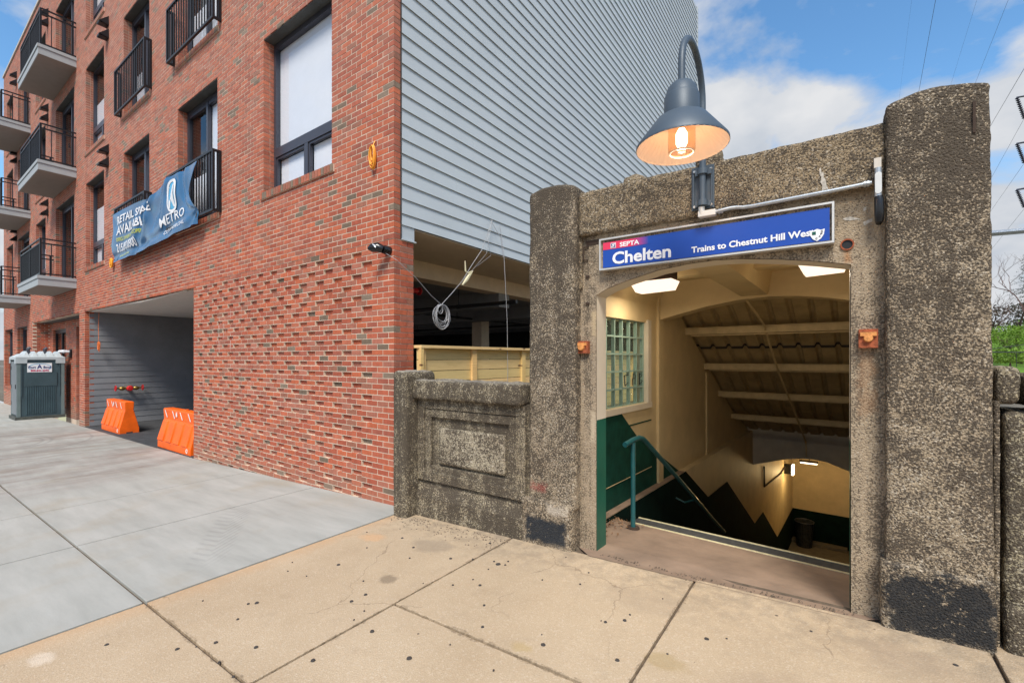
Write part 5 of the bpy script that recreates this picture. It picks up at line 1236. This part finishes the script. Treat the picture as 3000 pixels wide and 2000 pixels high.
for k in range(8):   # haunch curve where left wall meets ceiling
    a0, a1 = k/8*math.pi/2, (k+1)/8*math.pi/2; R_ = .32
    p = (R_-R_*math.sin(a0), 2.70-R_*(1-math.cos(a0)) if False else 2.38+R_*(1-math.cos(a0)) if False else 2.70-R_+R_*math.sin(a0)) if False else (R_*(1-math.cos(a0)), 2.38+R_*math.sin(a0)); q = (R_*(1-math.cos(a1)), 2.38+R_*math.sin(a1))
    hb.quad((p[0], -.9, p[1]), (q[0], -.9, q[1]), (q[0], 1.49, q[1]), (p[0], 1.49, p[1]))
hb.build('cove', M['cream'], stn)
# sloping corrugated roof deck over the stairs
dk = SB(); pts = []; r0 = -.2; i = 0
prof = []
x = -.2
while x < WV+.2:
    prof += [(x, 0), (x+.15, 0), (x+.175, .045), (x+.205, .045), (x+.23, 0)]; x += .235
dpts = [(1.70, 2.72), (2.45, 2.36), (5.5, .70), (7.25, .02)]
for (a, b) in zip(dpts, dpts[1:]):
    for (p, q) in zip(prof, prof[1:]):
        dk.quad((p[0], a[0], a[1]+p[1]), (q[0], a[0], a[1]+q[1]), (q[0], b[0], b[1]+q[1]), (p[0], b[0], b[1]+p[1]))
dk.build('roof_deck', M['deck_metal'], stn)
# lap joint in the deck
lp = SB(); 
for (p, q) in zip(prof, prof[1:]): lp.quad((p[0], 3.28, 1.885+p[1]), (q[0], 3.28, 1.885+q[1]), (q[0], 3.32, 1.863+q[1]-.012), (p[0], 3.32, 1.863+p[1]-.012))
lp.build('deck_lap', M['siding_dark'], stn)
tp = SB(); tp.add([(-.25, 1.70, 2.80), (WV+.25, 1.70, 2.80), (WV+.25, 7.3, .12), (-.25, 7.3, .12)], [(0, 1, 2, 3)]); tp.build('roof_cover', M['siding_dark'], stn)
for (s, zt) in ((2.63, 2.16), (3.62, 1.615), (4.53, 1.095), (5.5, .585)):
    pu = SB(); pu.box(-.0, WV, s-.012, s+.012, zt-.10, zt); pu.box(.0, WV, s-.05, s-.012, zt-.012, zt); pu.box(.0, WV, s+.012, s+.055, zt-.10, zt-.088); pu.build('purlin', M['purlin'], stn)
    pu = SB(); pu.box(.06, WV, s+.06, s+.10, zt-.125, zt-.105); pu.build('conduit', M['purlin'], stn)
SB().tube([(1.05, 1.55, 2.42), (1.08, 2.5, 2.17), (1.11, 3.6, 1.46), (1.16, 4.6, .90), (1.19, 5.5, .40), (1.12, 7.05, -.10), (1.13, 7.06, -.40)], .016, 6).build('conduit', M['purlin'], stn)
# lower portal beam
pb = SB(); pp = [(-.09, -.80), (0, -.765), (.45, -.615), (.75, -.52), (1.07, -.462), (1.25, -.455), (1.47, -.474), (1.88, -.62), (WV, -.86)]
for p, q in zip(pp, pp[1:]): pb.add([(p[0], 7.1, p[1]), (q[0], 7.1, q[1]), (q[0], 7.1, .17), (p[0], 7.1, .17), (p[0], 7.35, p[1]), (q[0], 7.35, q[1]), (q[0], 7.35, .17), (p[0], 7.35, .17)], [(0, 1, 2, 3), (4, 7, 6, 5), (0, 4, 5, 1)])
pb.build('portal_beam', M['portal'], stn)
SB().add([(-.2, 7.2, -.30), (WV+.2, 7.2, -.30), (WV+2.4, 13.9, -1.05), (-.2, 13.9, -1.05)], [(0, 1, 2, 3)]).build('tunnel_ceiling', M['cream'], stn)
rw3 = SB().box(-.22, .0, 7.1, 13.7, -.36, .1).build('side_wall', M['cream'], stn)

# ---- things in and on the station
hr = thing('handrail', 'teal painted pipe handrail going down the station stairs', 'handrail', T(.37, -.16, -0.0))
SB().tube([(.37, -.16, .0), (.37, -.16, .86)], .024, 12).build('post', M['teal'], hr, smooth=True)
SB().tube([(.37, -.35, .865), (.37, -.16, .885), (.37, -.02, .888), (.37, .08, .865), (.37, .16, .825), (.37, 1.14, .25), (.37, 2.83, -.77), (.37, 3.4, -1.1)], .026, 12).build('rail', M['teal'], hr, smooth=True)
SB().lathe((.37, -.16, .008), [(.0, .012), (.06, .010), (.065, -.01)], 16).build('base_flange', M['iron'], hr)
SB().tube([(.37, 1.9, -.21), (.22, 1.9, -.28), (.10, 1.9, -.24)], .012, 6).build('bracket', M['teal'], hr)
lv = SB(); rl_ = random.Random(2)
for i in range(130):
    r = abs(rl_.gauss(.16, .10)); s = rl_.uniform(-.62, .0); z = .012-s*.05 if r > .09 else .052; a = rl_.uniform(.006, .018); q = rl_.uniform(0, 6); h = rl_.uniform(.004, .022)
    lv.add([(r-a*math.cos(q), s-a*math.sin(q), z), (r+a*math.sin(q)*.5, s-a*math.cos(q)*.5, z+h), (r+a*math.cos(q), s+a*math.sin(q), z+h*.5), (r-a*math.sin(q)*.5, s+a*math.cos(q)*.5, z)], [(0, 1, 2, 3)])
lv.build('leaf_litter', M['leaf_dry'], kind='stuff', label='dry brown leaves gathered at the foot of the teal handrail post', cat='leaves')

def ceiling_light(r0, r1, s, z, label):
    t = thing('ceiling_light', label, 'lamp', T((r0+r1)/2, s, z), 'lit box lights under the vestibule ceiling')
    SB().box(r0+.08, r1-.02, s-.09, s+.12, z+.055, z+.16).build('base_plate', M['iron'], t)
    b = SB(); a, c = r0, r1
    b.add([(a, s-.13, z+.05), (c, s-.13, z+.05), (c, s+.13, z+.05), (a, s+.13, z+.05), (a+.05, s-.09, z-.055), (c-.03, s-.09, z-.045), (c-.03, s+.09, z-.045), (a+.05, s+.09, z-.055)],
          [(0, 3, 2, 1), (4, 5, 6, 7), (0, 1, 5, 4), (1, 2, 6, 5), (2, 3, 7, 6), (3, 0, 4, 7)])
    b.build('diffuser', M['glow'], t)
    l = bpy.data.lights.new('lamp', 'AREA'); l.energy = 5.8; l.size = .3; l.size_y = .18; l.shape = 'RECTANGLE'; l.color = (1, .86, .66); lo = bpy.data.objects.new('lamp', l); COL.objects.link(lo); lo.location = T((r0+r1)/2, s, z-.07)
    l2 = bpy.data.lights.new('lamp', 'POINT'); l2.energy = 0.9; l2.shadow_soft_size = .08; l2.color = (1, .86, .6); lo2 = bpy.data.objects.new('lamp', l2); COL.objects.link(lo2); lo2.location = T((r0+r1)/2, s+.16, z+.02)
ceiling_light(.19, .64, .29, 2.47, 'lit white box light at the left of the vestibule ceiling, on a dark bracket')
ceiling_light(1.73, 2.09, .29, 2.49, 'lit white box light at the right of the vestibule ceiling, partly behind the arch')
# lower wall light and tube
sc_ = thing('bulkhead_light', 'lit floodlight on a bracket on the left tunnel wall at the stair bottom', 'lamp', T(.10, 11.9, -1.9))
SB().box(.09, .28, 11.75, 11.95, -1.86, -1.58).build('housing', M['black_metal'], sc_); SB().box(.285, .34, 11.72, 11.98, -1.88, -1.58).build('lens', M['tube'], sc_)
l = bpy.data.lights.new('lamp', 'POINT'); l.energy = 15; l.shadow_soft_size = .12; l.color = (1, .72, .34); lo = bpy.data.objects.new('lamp', l); COL.objects.link(lo); lo.location = T(.55, 11.7, -1.85)
cnd = SB(); cnd.tube([(.11, 8.35, -1.0), (.11, 8.4, -1.52), (.11, 11.0, -1.70), (.11, 11.75, -1.65)], .02, 6); cnd.build('wall_conduit', M['iron'], label='thin dark conduit on the left tunnel wall leading to the floodlight', cat='pipe')
tb = thing('tube_light', 'lit slim tube light under the tunnel ceiling beyond the grey beam', 'lamp', T(.85, 10.6, -1.05))
SB().box(.62, 1.02, 10.75, 10.83, -1.28, -1.24).build('tube', M['tube'], tb); SB().box(.60, 1.04, 10.72, 10.86, -1.239, -1.20).build('housing', M['iron'], tb)
SB().tube([(.83, 10.79, -1.2), (.83, 10.79, -.6)], .012, 5).build('hanger', M['iron'], tb)
l = bpy.data.lights.new('lamp', 'POINT'); l.energy = 7; l.shadow_soft_size = .12; l.color = (1, .75, .38); lo = bpy.data.objects.new('lamp', l); COL.objects.link(lo); lo.location = T(1.3, 10.6, -1.5)
# trash can
tr = thing('trash_can', 'dark wire trash can with clear bag and blue labels at the stair bottom', 'bin', T(.48, 13.2, -4.47))
cc_ = T(.47, 13.2, -4.47)
MB().lathe(cc_, [(.20, .0), (.22, .4), (.255, .80), (.27, .82), (.245, .80), (.2, .35), (.19, .02)], 20).build('basket', M['trash'], tr, smooth=True)
for k in range(20):
    q = 2*math.pi*k/20; MB().tube([(cc_[0]+.21*math.cos(q), cc_[1]+.21*math.sin(q), cc_[2]), (cc_[0]+.262*math.cos(q), cc_[1]+.262*math.sin(q), cc_[2]+.80)], .006, 4).build('bar', M['black_metal'], tr)
rimp = [(cc_[0]+.27*math.cos(2*math.pi*k/24), cc_[1]+.27*math.sin(2*math.pi*k/24), cc_[2]+.82) for k in range(25)]; MB().tube(rimp, .014, 6, cap=False).build('rim', M['frame'], tr)
for q in (-2.35, -1.35): MB().box(-.05, .05, -.003, .0, 0, .09).build('label_tag', M['blue_label'], tr).matrix_local = __import__('mathutils').Matrix.Translation((.246*math.cos(q), .246*math.sin(q), .38)) @ __import__('mathutils').Matrix.Rotation(q+math.pi/2, 4, 'Z')

# ---- station sign
sg = thing('station_sign', 'blue station name sign reading Chelten above the arched doorway', 'sign', (-0.8, 3.5, 2.43))
X0, X1, Z0, Z1 = -1.594, -0.010, 2.427, 2.684; yS = 3.49
f = MB(); 
for (a, b, c, d) in ((X0, X1, Z1-.012, Z1), (X0, X1, Z0, Z0+.012), (X0, X0+.012, Z0+.012, Z1-.012), (X1-.012, X1, Z0+.012, Z1-.012)): f.box(a, b, yS-.012, yS+.055, c, d)
f.build('frame', M['alum'], sg)
MB().box(X0+.012, X1-.012, yS+.012, yS+.055, Z0+.012, Z1-.012).build('backing', M['jamb'], sg)
px0, px1, pz0, pz1 = X0+.028, X1-.024, Z0+.020, Z1-.032
MB().box(px0, px1, yS+.002, yS+.011, pz0, pz1).build('sign_panel', M['sign_blue'], sg)
def fade_mat():
    m, n, b = newmat('red_fading_to_blue'); gg = N(n, 'ShaderNodeNewGeometry'); s = N(n, 'ShaderNodeSeparateXYZ'); L(n, gg.outputs['Position'], s.inputs[0])
    t_ = ramp(n, s.outputs[0], px0+.24, px0+.38); L(n, mixc(n, t_, (0.72, 0.035, 0.10), (0.006, 0.062, 0.37)), b.inputs['Base Color']); b.inputs['Roughness'].default_value = .45; return m
MB().box(px0+.001, px0+.40, yS+.0005, yS+.0015, pz1-.060, pz1-.001).build('red_band', fade_mat(), sg)
yt = yS-.001
place_text('SEPTA', -1.42, 2.601, .034, .161, yt, M['text_white'], sg, bold=.03)
lg = MB().box(px0+.068, px0+.112, yt, yt+.001, pz1-.054, pz1-.012); lg.build('logo', M['text_white'], sg)
lg2 = MB().box(px0+.072, px0+.108, yt-.001, yt-.0005, pz1-.050, pz1-.016); lg2.build('logo', M['text_navy'], sg)
lg3 = MB(); cx_, cz_ = px0+.09, pz1-.033
lg3.add([(cx_+.016, yt-.002, cz_+.014), (cx_-.012, yt-.002, cz_+.010), (cx_-.004, yt-.002, cz_+.001), (cx_+.004, yt-.002, cz_+.001), (cx_+.013, yt-.002, cz_-.009), (cx_-.015, yt-.002, cz_-.014), (cx_-.015, yt-.002, cz_-.004), (cx_+.002, yt-.002, cz_-.004), (cx_+.016, yt-.002, cz_+.006)], [(0, 1, 2, 3, 8), (3, 4, 5, 6, 7)]); lg3.build('logo', M['text_white'], sg)
place_text('Chelten', -1.483, 2.469, .092, .469, yt, M['text_white'], sg, bold=.028)
place_text('Trains to Chestnut Hill West', -.867, 2.477, .042, .755, yt, M['text_white'], sg, bold=.030, slope=.018)
# sticker over the last letters
sk = MB(); sx_, sz_ = -.100, 2.490
shp = [(-.055, .045), (-.03, .038), (0, .05), (.03, .038), (.055, .045), (.05, 0), (.03, -.035), (0, -.055), (-.03, -.035), (-.05, 0)]
sk.add([(sx_+p[0]*.74, yt-.002, sz_+p[1]*.74) for p in shp], [tuple(range(10))]); sk.build('sticker', M['text_white'], sg)
MB().box(sx_-.026, sx_-.006, yt-.004, yt-.003, sz_+.001, sz_+.021).build('sticker_print', M['green_jamb'], sg)
for ch, dx, dz in (('G', .020, .012), ('P', .018, -.004), ('A', .008, -.018), ('C', -.008, -.030)): place_text(ch, sx_+dx, sz_+dz, .012, .011, yt-.004, M['ink'], sg, bold=.03)

# ---- gooseneck lamp
PX = -0.778; PY = 3.44; LY = 2.899
gl_ = thing('gooseneck_lamp', 'slate blue gooseneck lamp with bell shade, lit, above the station sign', 'lamp', (PX, PY, 2.78))
arm = [(PX, PY, 2.79), (PX, PY, 3.20), (PX, PY, 3.50)]
cy_, ry, cz0 = (PY+LY)/2, (PY-LY)/2, 3.52
for k in range(17):
    q = math.pi*k/16; arm.append((PX, cy_+ry*math.cos(q), cz0+0.27*math.sin(q)))
arm.append((PX, LY, 3.38))
MB().tube(arm, .0215, 14).build('gooseneck_pipe', M['lamp_blue'], gl_, smooth=True)
MB().lathe((PX, LY, 0), [(.0, 3.415), (.03, 3.413), (.060, 3.398), (.084, 3.370), (.097, 3.330), (.100, 3.318), (.103, 3.314), (.104, 3.19)], 40).build('neck', M['lamp_blue'], gl_, smooth=True)
MB().lathe((PX, LY, 0), [(.104, 3.196), (.126, 3.192), (.150, 3.178), (.271, 3.022), (.2715, 3.008), (.268, 3.006)], 64).build('shade', M['lamp_blue'], gl_, smooth=True)
si = MB(); prof_ = [(.268, 3.006), (.266, 3.018), (.147, 3.168), (.100, 3.178), (.0, 3.180)]; n = 96; vs = []; fs = []
for (r, z_) in prof_:
    for k in range(n):
        rr2 = r*(1+.012*(k % 2) if .12 < r < .28 else 1); q = 2*math.pi*k/n; vs.append((PX+rr2*math.cos(q), LY+rr2*math.sin(q), z_))
for i in range(len(prof_)-1):
    for k in range(n): fs.append((i*n+k, i*n+(k+1) % n, (i+1)*n+(k+1) % n, (i+1)*n+k))
si.add(vs, fs); si.build('shade_lining', M['shade_in'], gl_)
MB().lathe((PX, LY, 0), [(.076, 3.178), (.080, 3.10), (.080, 2.985), (.072, 2.972), (.060, 2.968), (.058, 2.975), (.04, 2.972), (.035, 2.965), (.0, 2.965)], 36).build('refractor', M['glass_jar'], gl_, smooth=True)
rg_ = MB(); rg_.tube([(PX+.070*math.cos(2*math.pi*k/32), LY+.070*math.sin(2*math.pi*k/32), 2.972) for k in range(33)], .006, 6, cap=False); rg_.build('refractor_ring', M['shade_in'], gl_, smooth=True)
MB().tube([(PX, LY, 3.12), (PX, LY, 3.09), (PX, LY, 3.03), (PX, LY, 3.0)], [.018, .034, .034, .020], 14).build('bulb', M['bulb'], gl_, smooth=True)
l = bpy.data.lights.new('lamp', 'POINT'); l.energy = 0.85; l.shadow_soft_size = .035; l.color = (1, .76, .58); lo = bpy.data.objects.new('lamp', l); COL.objects.link(lo); lo.location = (PX, LY, 2.935)
bp_ = MB().box(-.862, -.708, 3.478, 3.489, 2.780, 3.090); bp_.box(-.852, -.842, 3.466, 3.4775, 2.784, 3.086); bp_.box(-.728, -.718, 3.466, 3.4775, 2.784, 3.086); bp_.build('back_plate', M['lamp_blue'], gl_)
for z_ in (3.036, 2.812):
    MB().lathe((PX, PY, z_), [(.022, -.020), (.034, -.020), (.034, .020), (.022, .020)], 20).build('clamp', M['lamp_blue'], gl_, smooth=True); MB().box(PX-.055, PX+.055, PY+.015, 3.478, z_-.018, z_+.018).build('clamp_lug', M['lamp_blue'], gl_)
for z_ in (3.055, 2.80):
    for x_ in (-.840, -.728): MB().lathe((x_, 3.466, z_), [(0, -.008), (.008, -.008), (.011, 0)], 10, 'y').build('bolt', M['bolt'], gl_)

# ---- conduit run
cd = thing('conduit_run', 'galvanised conduit from the lamp pole to a fitting beside the right pier', 'pipe', (-0.3, 3.45, 2.74))
cyy = 3.462
fit = MB(); fit.tube([(-.785, 3.44, 2.785), (-.785, 3.445, 2.735)], .022, 12); fit.build('elbow', M['alum'], cd, smooth=True)
MB().box(-.806, -.690, 3.425, 3.470, 2.714, 2.752).build('elbow_body', M['alum'], cd); MB().box(-.800, -.694, 3.429, 3.466, 2.709, 2.7135).build('elbow_cover', M['trim'], cd)
MB().tube([(-.695, cyy-.01, 2.737), (-.64, cyy-.01, 2.742), (-.60, cyy, 2.748), (-.56, cyy, 2.746), (-.52, cyy, 2.738), (-.46, cyy, 2.736), (-.2, cyy, 2.742), (.0, cyy, 2.746), (.172, cyy, 2.752)], .0125, 12).build('conduit', M['galv'], cd, smooth=True)
for x_ in (-.672, -.655, .140, .155): MB().lathe((x_, cyy, 2.739 if x_ < 0 else 2.751), [(.012, -.006), (.018, -.006), (.018, .006), (.012, .006)], 10, 'x').build('coupling', M['galv'], cd)
xb_ = .203
MB().box(xb_-.020, xb_+.014, 3.455, 3.494, 2.835, 2.893).build('junction_box', M['trim'], cd)
MB().tube([(xb_, 3.47, 2.835), (xb_, 3.47, 2.66)], .0185, 14).build('conduit_body', M['galv'], cd, smooth=True)
cv = MB(); 
vsx = []; n = 20
for k in range(n):
    q = 2*math.pi*k/n; vsx.append((xb_+.016*math.cos(q), 3.4475, 2.742+(.048 if math.sin(q) > 0 else -.048)+.016*math.sin(q)))
cv.add(vsx+[(v[0], 3.455, v[2]) for v in vsx], [tuple(range(n))]+[(i, (i+1) % n, n+(i+1) % n, n+i) for i in range(n)]); cv.build('cover_plate', M['alum'], cd)
MB().tube([(xb_+.002, 3.468, 2.665), (xb_+.004, 3.466, 2.64), (xb_+.005, 3.466, 2.56), (xb_+.005, 3.475, 2.525), (xb_+.005, 3.50, 2.515)], [.021, .024, .024, .022, .016], 14).build('taped_end', M['black_rubber'], cd, smooth=True)
# ---- rusty wall boxes
def rustbox(x0, x1, z0, z1, label):
    t = thing('rusty_box', label, 'wall box', ((x0+x1)/2, 3.53, z0), 'rusty cast iron boxes either side of the doorway')
    MB().box(x0, x1, 3.505, 3.552, z0, z1).build('plate', M['rust'], t)
    cx, cz, w = (x0+x1)/2, (z0+z1)/2+.008, (x1-x0)/2
    b = MB(); b.lathe((cx, 3.505, cz-.006), [(0, -.022), (w*.45, -.020), (w*.55, 0)], 14, 'y'); b.box(cx-w*.85, cx+w*.85, 3.490, 3.504, cz+.006, cz+.030); b.build('boss', M['rust_light'], t)
rustbox(-1.828, -1.712, 1.745, 1.850, 'rusty cast iron box on the left jamb beside the left pier')
rustbox(0.112, 0.205, 1.768, 1.882, 'larger rusty cast iron box on the right jamb beside the right pier')

# ================================================================= PARAPETS
pw_ = thing('parapet_wall', 'low dark lichen-stained concrete parapet with a sunk panel left of the entrance', 'wall', (-3.1, 3.5, 0.0))
rough('end_post', -3.922, -3.705, 3.262, 3.725, -.15, 1.575, M['post_top'], pw_, .024, .005, .05, topf=lambda u: -.02*u, seed=41)
rough('coping', -3.715, -2.300, 3.36, 3.74, 1.272, 1.470, M['parapet_top'], pw_, .025, .009, .02, seed=44)
MB().box(-3.72, -2.26, 3.475, 3.70, -.2, 1.28).build('wall_core', M['parapet'], pw_)
def panel_ring(x0, x1, z0, z1, w, y0, y1):
    m_ = MB(); m_.box(x0, x1, y0, y1, z1-w, z1); m_.box(x0, x1, y0, y1, z0, z0+w); m_.box(x0, x0+w, y0, y1, z0+w, z1-w); m_.box(x1-w, x1, y0, y1, z0+w, z1-w); o = m_.build('panel_moulding', M['parapet'], pw_)
    bv = o.modifiers.new('b', 'BEVEL'); bv.width = .006; bv.segments = 2; return o
panel_ring(-3.70, -2.30, .40, 1.270, .10, 3.428, 3.474)
panel_ring(-3.595, -2.405, .485, 1.165, .085, 3.440, 3.4745)
rough('raised_panel', -3.395, -2.545, 3.446, 3.50, .595, .975, M['panel_in'], pw_, .03, .002, .008, seed=50)
bt = MB(); bt.add([(-3.70, 3.41, -.2), (-2.28, 3.41, -.2), (-2.28, 3.41, .235), (-3.70, 3.41, .235), (-3.70, 3.47, .40), (-2.28, 3.47, .40)], [(0, 1, 2, 3), (3, 2, 5, 4)]); bt.build('base_course', M['parapet'], pw_)
# right-hand parapet beyond the right pier
p2 = thing('bridge_parapet', 'dark weathered concrete parapet and coping right of the right pier', 'wall', (0.9, 3.6, 0.1))
rough('coping', .695, .792, 3.49, 3.86, 1.46, 1.66, M['far_pier'], p2, .024, .004, .03, seed=61)
rough('end_strip', .690, .716, 3.50, 3.86, -.1, 1.48, M['pier_r'], p2, .024, .002, .006, seed=62)
rough('wall_block', .735, 1.5, 3.515, 3.90, -.1, 1.42, M['far_pier'], p2, .028, .006, .02, seed=64)
rough('wall_foot', .728, 1.5, 3.46, 3.60, -.1, .40, M['far_pier'], p2, .028, .008, .03, seed=66)
rough('coping', .830, 1.5, 3.46, 3.92, 1.44, 1.62, M['far_pier'], p2, .028, .005, .02, seed=67)

# ================================================================= BEYOND: bank, trees, catenary
random.seed(9)
bank = MB(); vs = []; nx_, ny_ = 60, 30
for i in range(nx_+1):
    for j in range(ny_+1):
        x = 3+45*i/nx_; y = 28+40*j/ny_; h = -1.0+4.6*min(1, j/ny_*1.9)+.5*noise.noise(Vector((x*.2, y*.2, 0)))
        vs.append((x, y, h))
bank.add(vs, [(i*(ny_+1)+j, (i+1)*(ny_+1)+j, (i+1)*(ny_+1)+j+1, i*(ny_+1)+j+1) for i in range(nx_) for j in range(ny_)])
M['grass'] = simple('spring_grass', (0.10, 0.20, 0.012), 0.9, var=0.45, vs=1.2)
M['shrub'] = simple('spring_green_leaf', (0.14, 0.25, 0.015), 0.6, var=0.35, vs=2.5)
M['ever'] = simple('evergreen_needles', (0.035, 0.055, 0.032), 0.8, var=0.4, vs=1.5)
M['bush_brown'] = simple('brown_brush', (0.12, 0.09, 0.065), 0.9, var=0.4, vs=2)
bank.build('hillside', M['grass'], kind='structure', smooth=2)
def leafcloud(mb, c, rx, ry, rz, n, size, rnd):
    for i in range(n):
        while True:
            u = Vector((rnd.uniform(-1, 1), rnd.uniform(-1, 1), rnd.uniform(-1, 1)))
            if .25 < u.length < 1: break
        if noise.noise(Vector((u.x*2.2+c[0], u.y*2.2+c[1], u.z*2.2))) < -.12: continue
        p = Vector((c[0]+u.x*rx, c[1]+u.y*ry, c[2]+u.z*rz)); a = Vector((rnd.uniform(-1, 1), rnd.uniform(-1, 1), rnd.uniform(-1, 1))).normalized(); b = a.cross(Vector((rnd.uniform(-1, 1), rnd.uniform(-1, 1), rnd.uniform(-1, 1)))).normalized(); s = size*rnd.uniform(.5, 1.2)
        mb.add([p-a*s, p+b*s*.5, p+a*s, p-b*s*.5], [(0, 1, 2, 3)])
rn = random.Random(21)
def D3(u, v, dep):   # point seen at pixel (u, v) of the 3000 px photograph, dep metres ahead
    F_ = (-.580, .8145); R_ = (.8145, .580); k = (u-1500)/1334
    return (dep*(F_[0]+k*R_[0]), dep*(F_[1]+k*R_[1]), 1.707-(v-1048)/1334*dep)
for i, (u, v, dep, rx, rz, lab) in enumerate(((2950, 985, 26, 1.6, .62, 'bright green shrub on the bank, leftmost beside the right pier'), (3010, 975, 28, 2.2, .85, 'larger bright green shrub on the bank at the right edge of the picture'), (2960, 1040, 22, 1.5, .4, 'low bright green shrub just above the coping right of the pier'))):
    c = D3(u, v, dep); t = thing('green_shrub', lab, 'shrub', (c[0], c[1], c[2]-rz), 'green shrubs on the bank')
    m_ = MB(); leafcloud(m_, c, rx, rx, rz, 5200, .055, rn); m_.build('foliage', M['shrub'], t)
    MB().tube([(c[0], c[1], c[2]-rz-.6), c], [.06, .02], 5).build('stem', M['bark'], t)
c = D3(2945, 935, 34); bb_ = MB(); leafcloud(bb_, (c[0]+1, c[1], c[2]-.3), 3.2, 2, 1.6, 3000, .13, rn)
bb_.build('brushwood', M['bush_brown'], kind='stuff', label='brown leafless brushwood behind the green shrubs', cat='brush')
# evergreen
c = D3(3020, 930, 32); et = thing('evergreen_tree', 'dark evergreen tree at the right edge behind the bank', 'tree', (c[0], c[1], 0))
MB().tube([(c[0], c[1], 0), (c[0], c[1], 9.5)], [.22, .04], 8).build('trunk', M['bark'], et)
em = MB()
for k in range(26):
    z_ = 2.3+k*.28; r = 2.3*(1-k/27)+.2
    for q in range(11):
        an = rn.uniform(0, 6.28); ln = r*rn.uniform(.7, 1.1)
        for j in range(12):
            f_ = j/11; p = Vector((c[0]+ln*f_*math.cos(an), c[1]+ln*f_*math.sin(an), z_-.35*f_+rn.uniform(-.06, .06))); s = .22*(1.1-f_*.5)
            a = Vector((rn.uniform(-1, 1), rn.uniform(-1, 1), rn.uniform(-.5, .1))).normalized(); b = Vector((rn.uniform(-1, 1), rn.uniform(-1, 1), .2)).normalized()
            em.add([p-a*s*.3, p+b*s*.3, p+a*s], [(0, 1, 2)])
em.build('crown', M['ever'], et)
# bare tree
c = D3(2978, 980, 27); bt_ = thing('bare_tree', 'leafless tree with fine reddish branches right of the right pier', 'tree', (c[0], c[1], 0))
tm = MB(); tw = MB()
def grow(p, d, r, ln, lv):
    n = 4; pts = [p]; rs = [r]
    for i in range(n):
        d = (d+Vector((rn.uniform(-.22, .22), rn.uniform(-.22, .22), rn.uniform(-.1, .16)))).normalized(); p = p+d*ln/n; pts.append(p); rs.append(r*(1-.13*(i+1)))
    (tm if lv < 2 else tw).tube(pts, rs, 6 if lv < 2 else 3, cap=False)
    if lv >= 6: return
    for k in range(3 if lv < 3 else 2+(rn.random() < .5)):
        nd = (d+Vector((rn.uniform(-.85, .85), rn.uniform(-.85, .85), rn.uniform(-.35, .5)))).normalized()
        grow(pts[rn.choice((2, 3, 4))], nd, r*.58, ln*.76, lv+1)
grow(Vector((c[0], c[1], 0)), Vector((-.05, 0, 1)), .14, 2.6, 0); grow(Vector((c[0]+.1, c[1], 1.8)), Vector((-.6, -.3, .7)), .09, 2.0, 1)
tm.build('trunk', M['bark'], bt_); tw.build('twigs', M['bark'], bt_)
# overhead wires
WR = [((2741, 0, 14), (2693, 262, 20)), ((2862, 0, 14), (2788, 240, 20)), ((2954, 0, 14), (2862, 232, 20)), ((3010, 185, 12), (2900, 372, 18)), ((3010, 330, 14), (2905, 520, 20)), ((3010, 465, 14), (2905, 615, 22)), ((3010, 600, 14), (2905, 730, 24)), ((2671, 0, 20), (2636, 275, 30))]
for i, (a, b) in enumerate(WR):
    p, q = Vector(D3(*a)), Vector(D3(*b)); d = (q-p); p2_, q2_ = p-d*.6, q+d*1.6
    pts = [p2_+(q2_-p2_)*t/12 for t in range(13)]
    MB().tube(pts, .006 if i in (0, 3) else (.0022 if i in (1, 7) else .004), 5).build('overhead_wire', M['dark_wire'], label=('overhead power wire crossing the sky, %s' % ['thickest one left of the right pier top', 'second of those meeting the right pier top, very thin', 'third of those meeting the right pier top', 'dark one just right of the right pier top', 'below the topmost insulator', 'below the middle insulator', 'lowest, crossing the steel beam', 'faintest, nearest the gooseneck lamp'][i]), cat='wire', group='overhead wires against the sky')
mast = thing('catenary_mast', 'steel railway mast with three insulator strings at the right edge', 'mast', tuple(D3(3110, 1048, 16)[:2])+(-1.0,))
m0 = D3(3110, 1048, 16)
MB().box(m0[0]-.1, m0[0]+.1, m0[1]-.1, m0[1]+.1, -1, 15).build('mast', M['galv'], mast)
for (v0, v1) in ((283, 340), (418, 470), (553, 600)):
    a = Vector(D3(2979, v0+3, 16)); b = Vector(D3(3110, v0-20, 16)); MB().tube([a, b], .03, 4).build('bracket_arm', M['frame'], mast)
    e_ = Vector(D3(3001, v1+8, 16)); prof2 = []; ins = MB(); nn = 11
    pts, rs = [], []
    for k in range(nn*3+1):
        f_ = k/(nn*3); pts.append(a.lerp(e_, f_)); rs.append(.018 if k % 3 == 0 else (.062 if k % 3 == 1 else .05))
    ins.tube(pts, rs, 8); ins.build('insulator', M['frame'], mast)
bs = Vector(D3(2880, 686, 16)); be = Vector(D3(3120, 666, 16)); MB().tube([bs, be], .10, 4).build('crossbeam', M['galv'], mast)
cw_ = MB(); cw_.tube([D3(2880, 1031, 18), D3(3060, 1032, 18)], .022, 5); cw_.tube([D3(2880, 1026, 18), D3(3060, 1000, 18)], .012, 5); cw_.tube([D3(2978, 1033, 18), D3(2978, 1075, 18)], .01, 5)
cw_.build('catenary_wire', M['dark_wire'], label='dark contact wires running in front of the green bank', cat='wire')
# pale house and street furniture glimpsed past the left end of the building
fh = thing('far_house', 'pale distant house wall glimpsed past the left end of the brick building', 'building', (-40, 8, -.3))
MB().box(-46, -38, 6.0, 14, -.4, 9.0).build('wall', M['toilet_roof'], fh); MB().box(-46.2, -37.8, 5.8, 14.2, 9.0, 9.3).build('roof', M['frame'], fh)
for zz in (1.5, 4.5): MB().box(-42.8, -41.4, 5.97, 6.0, zz, zz+1.6).build('window', M['frame'], fh)
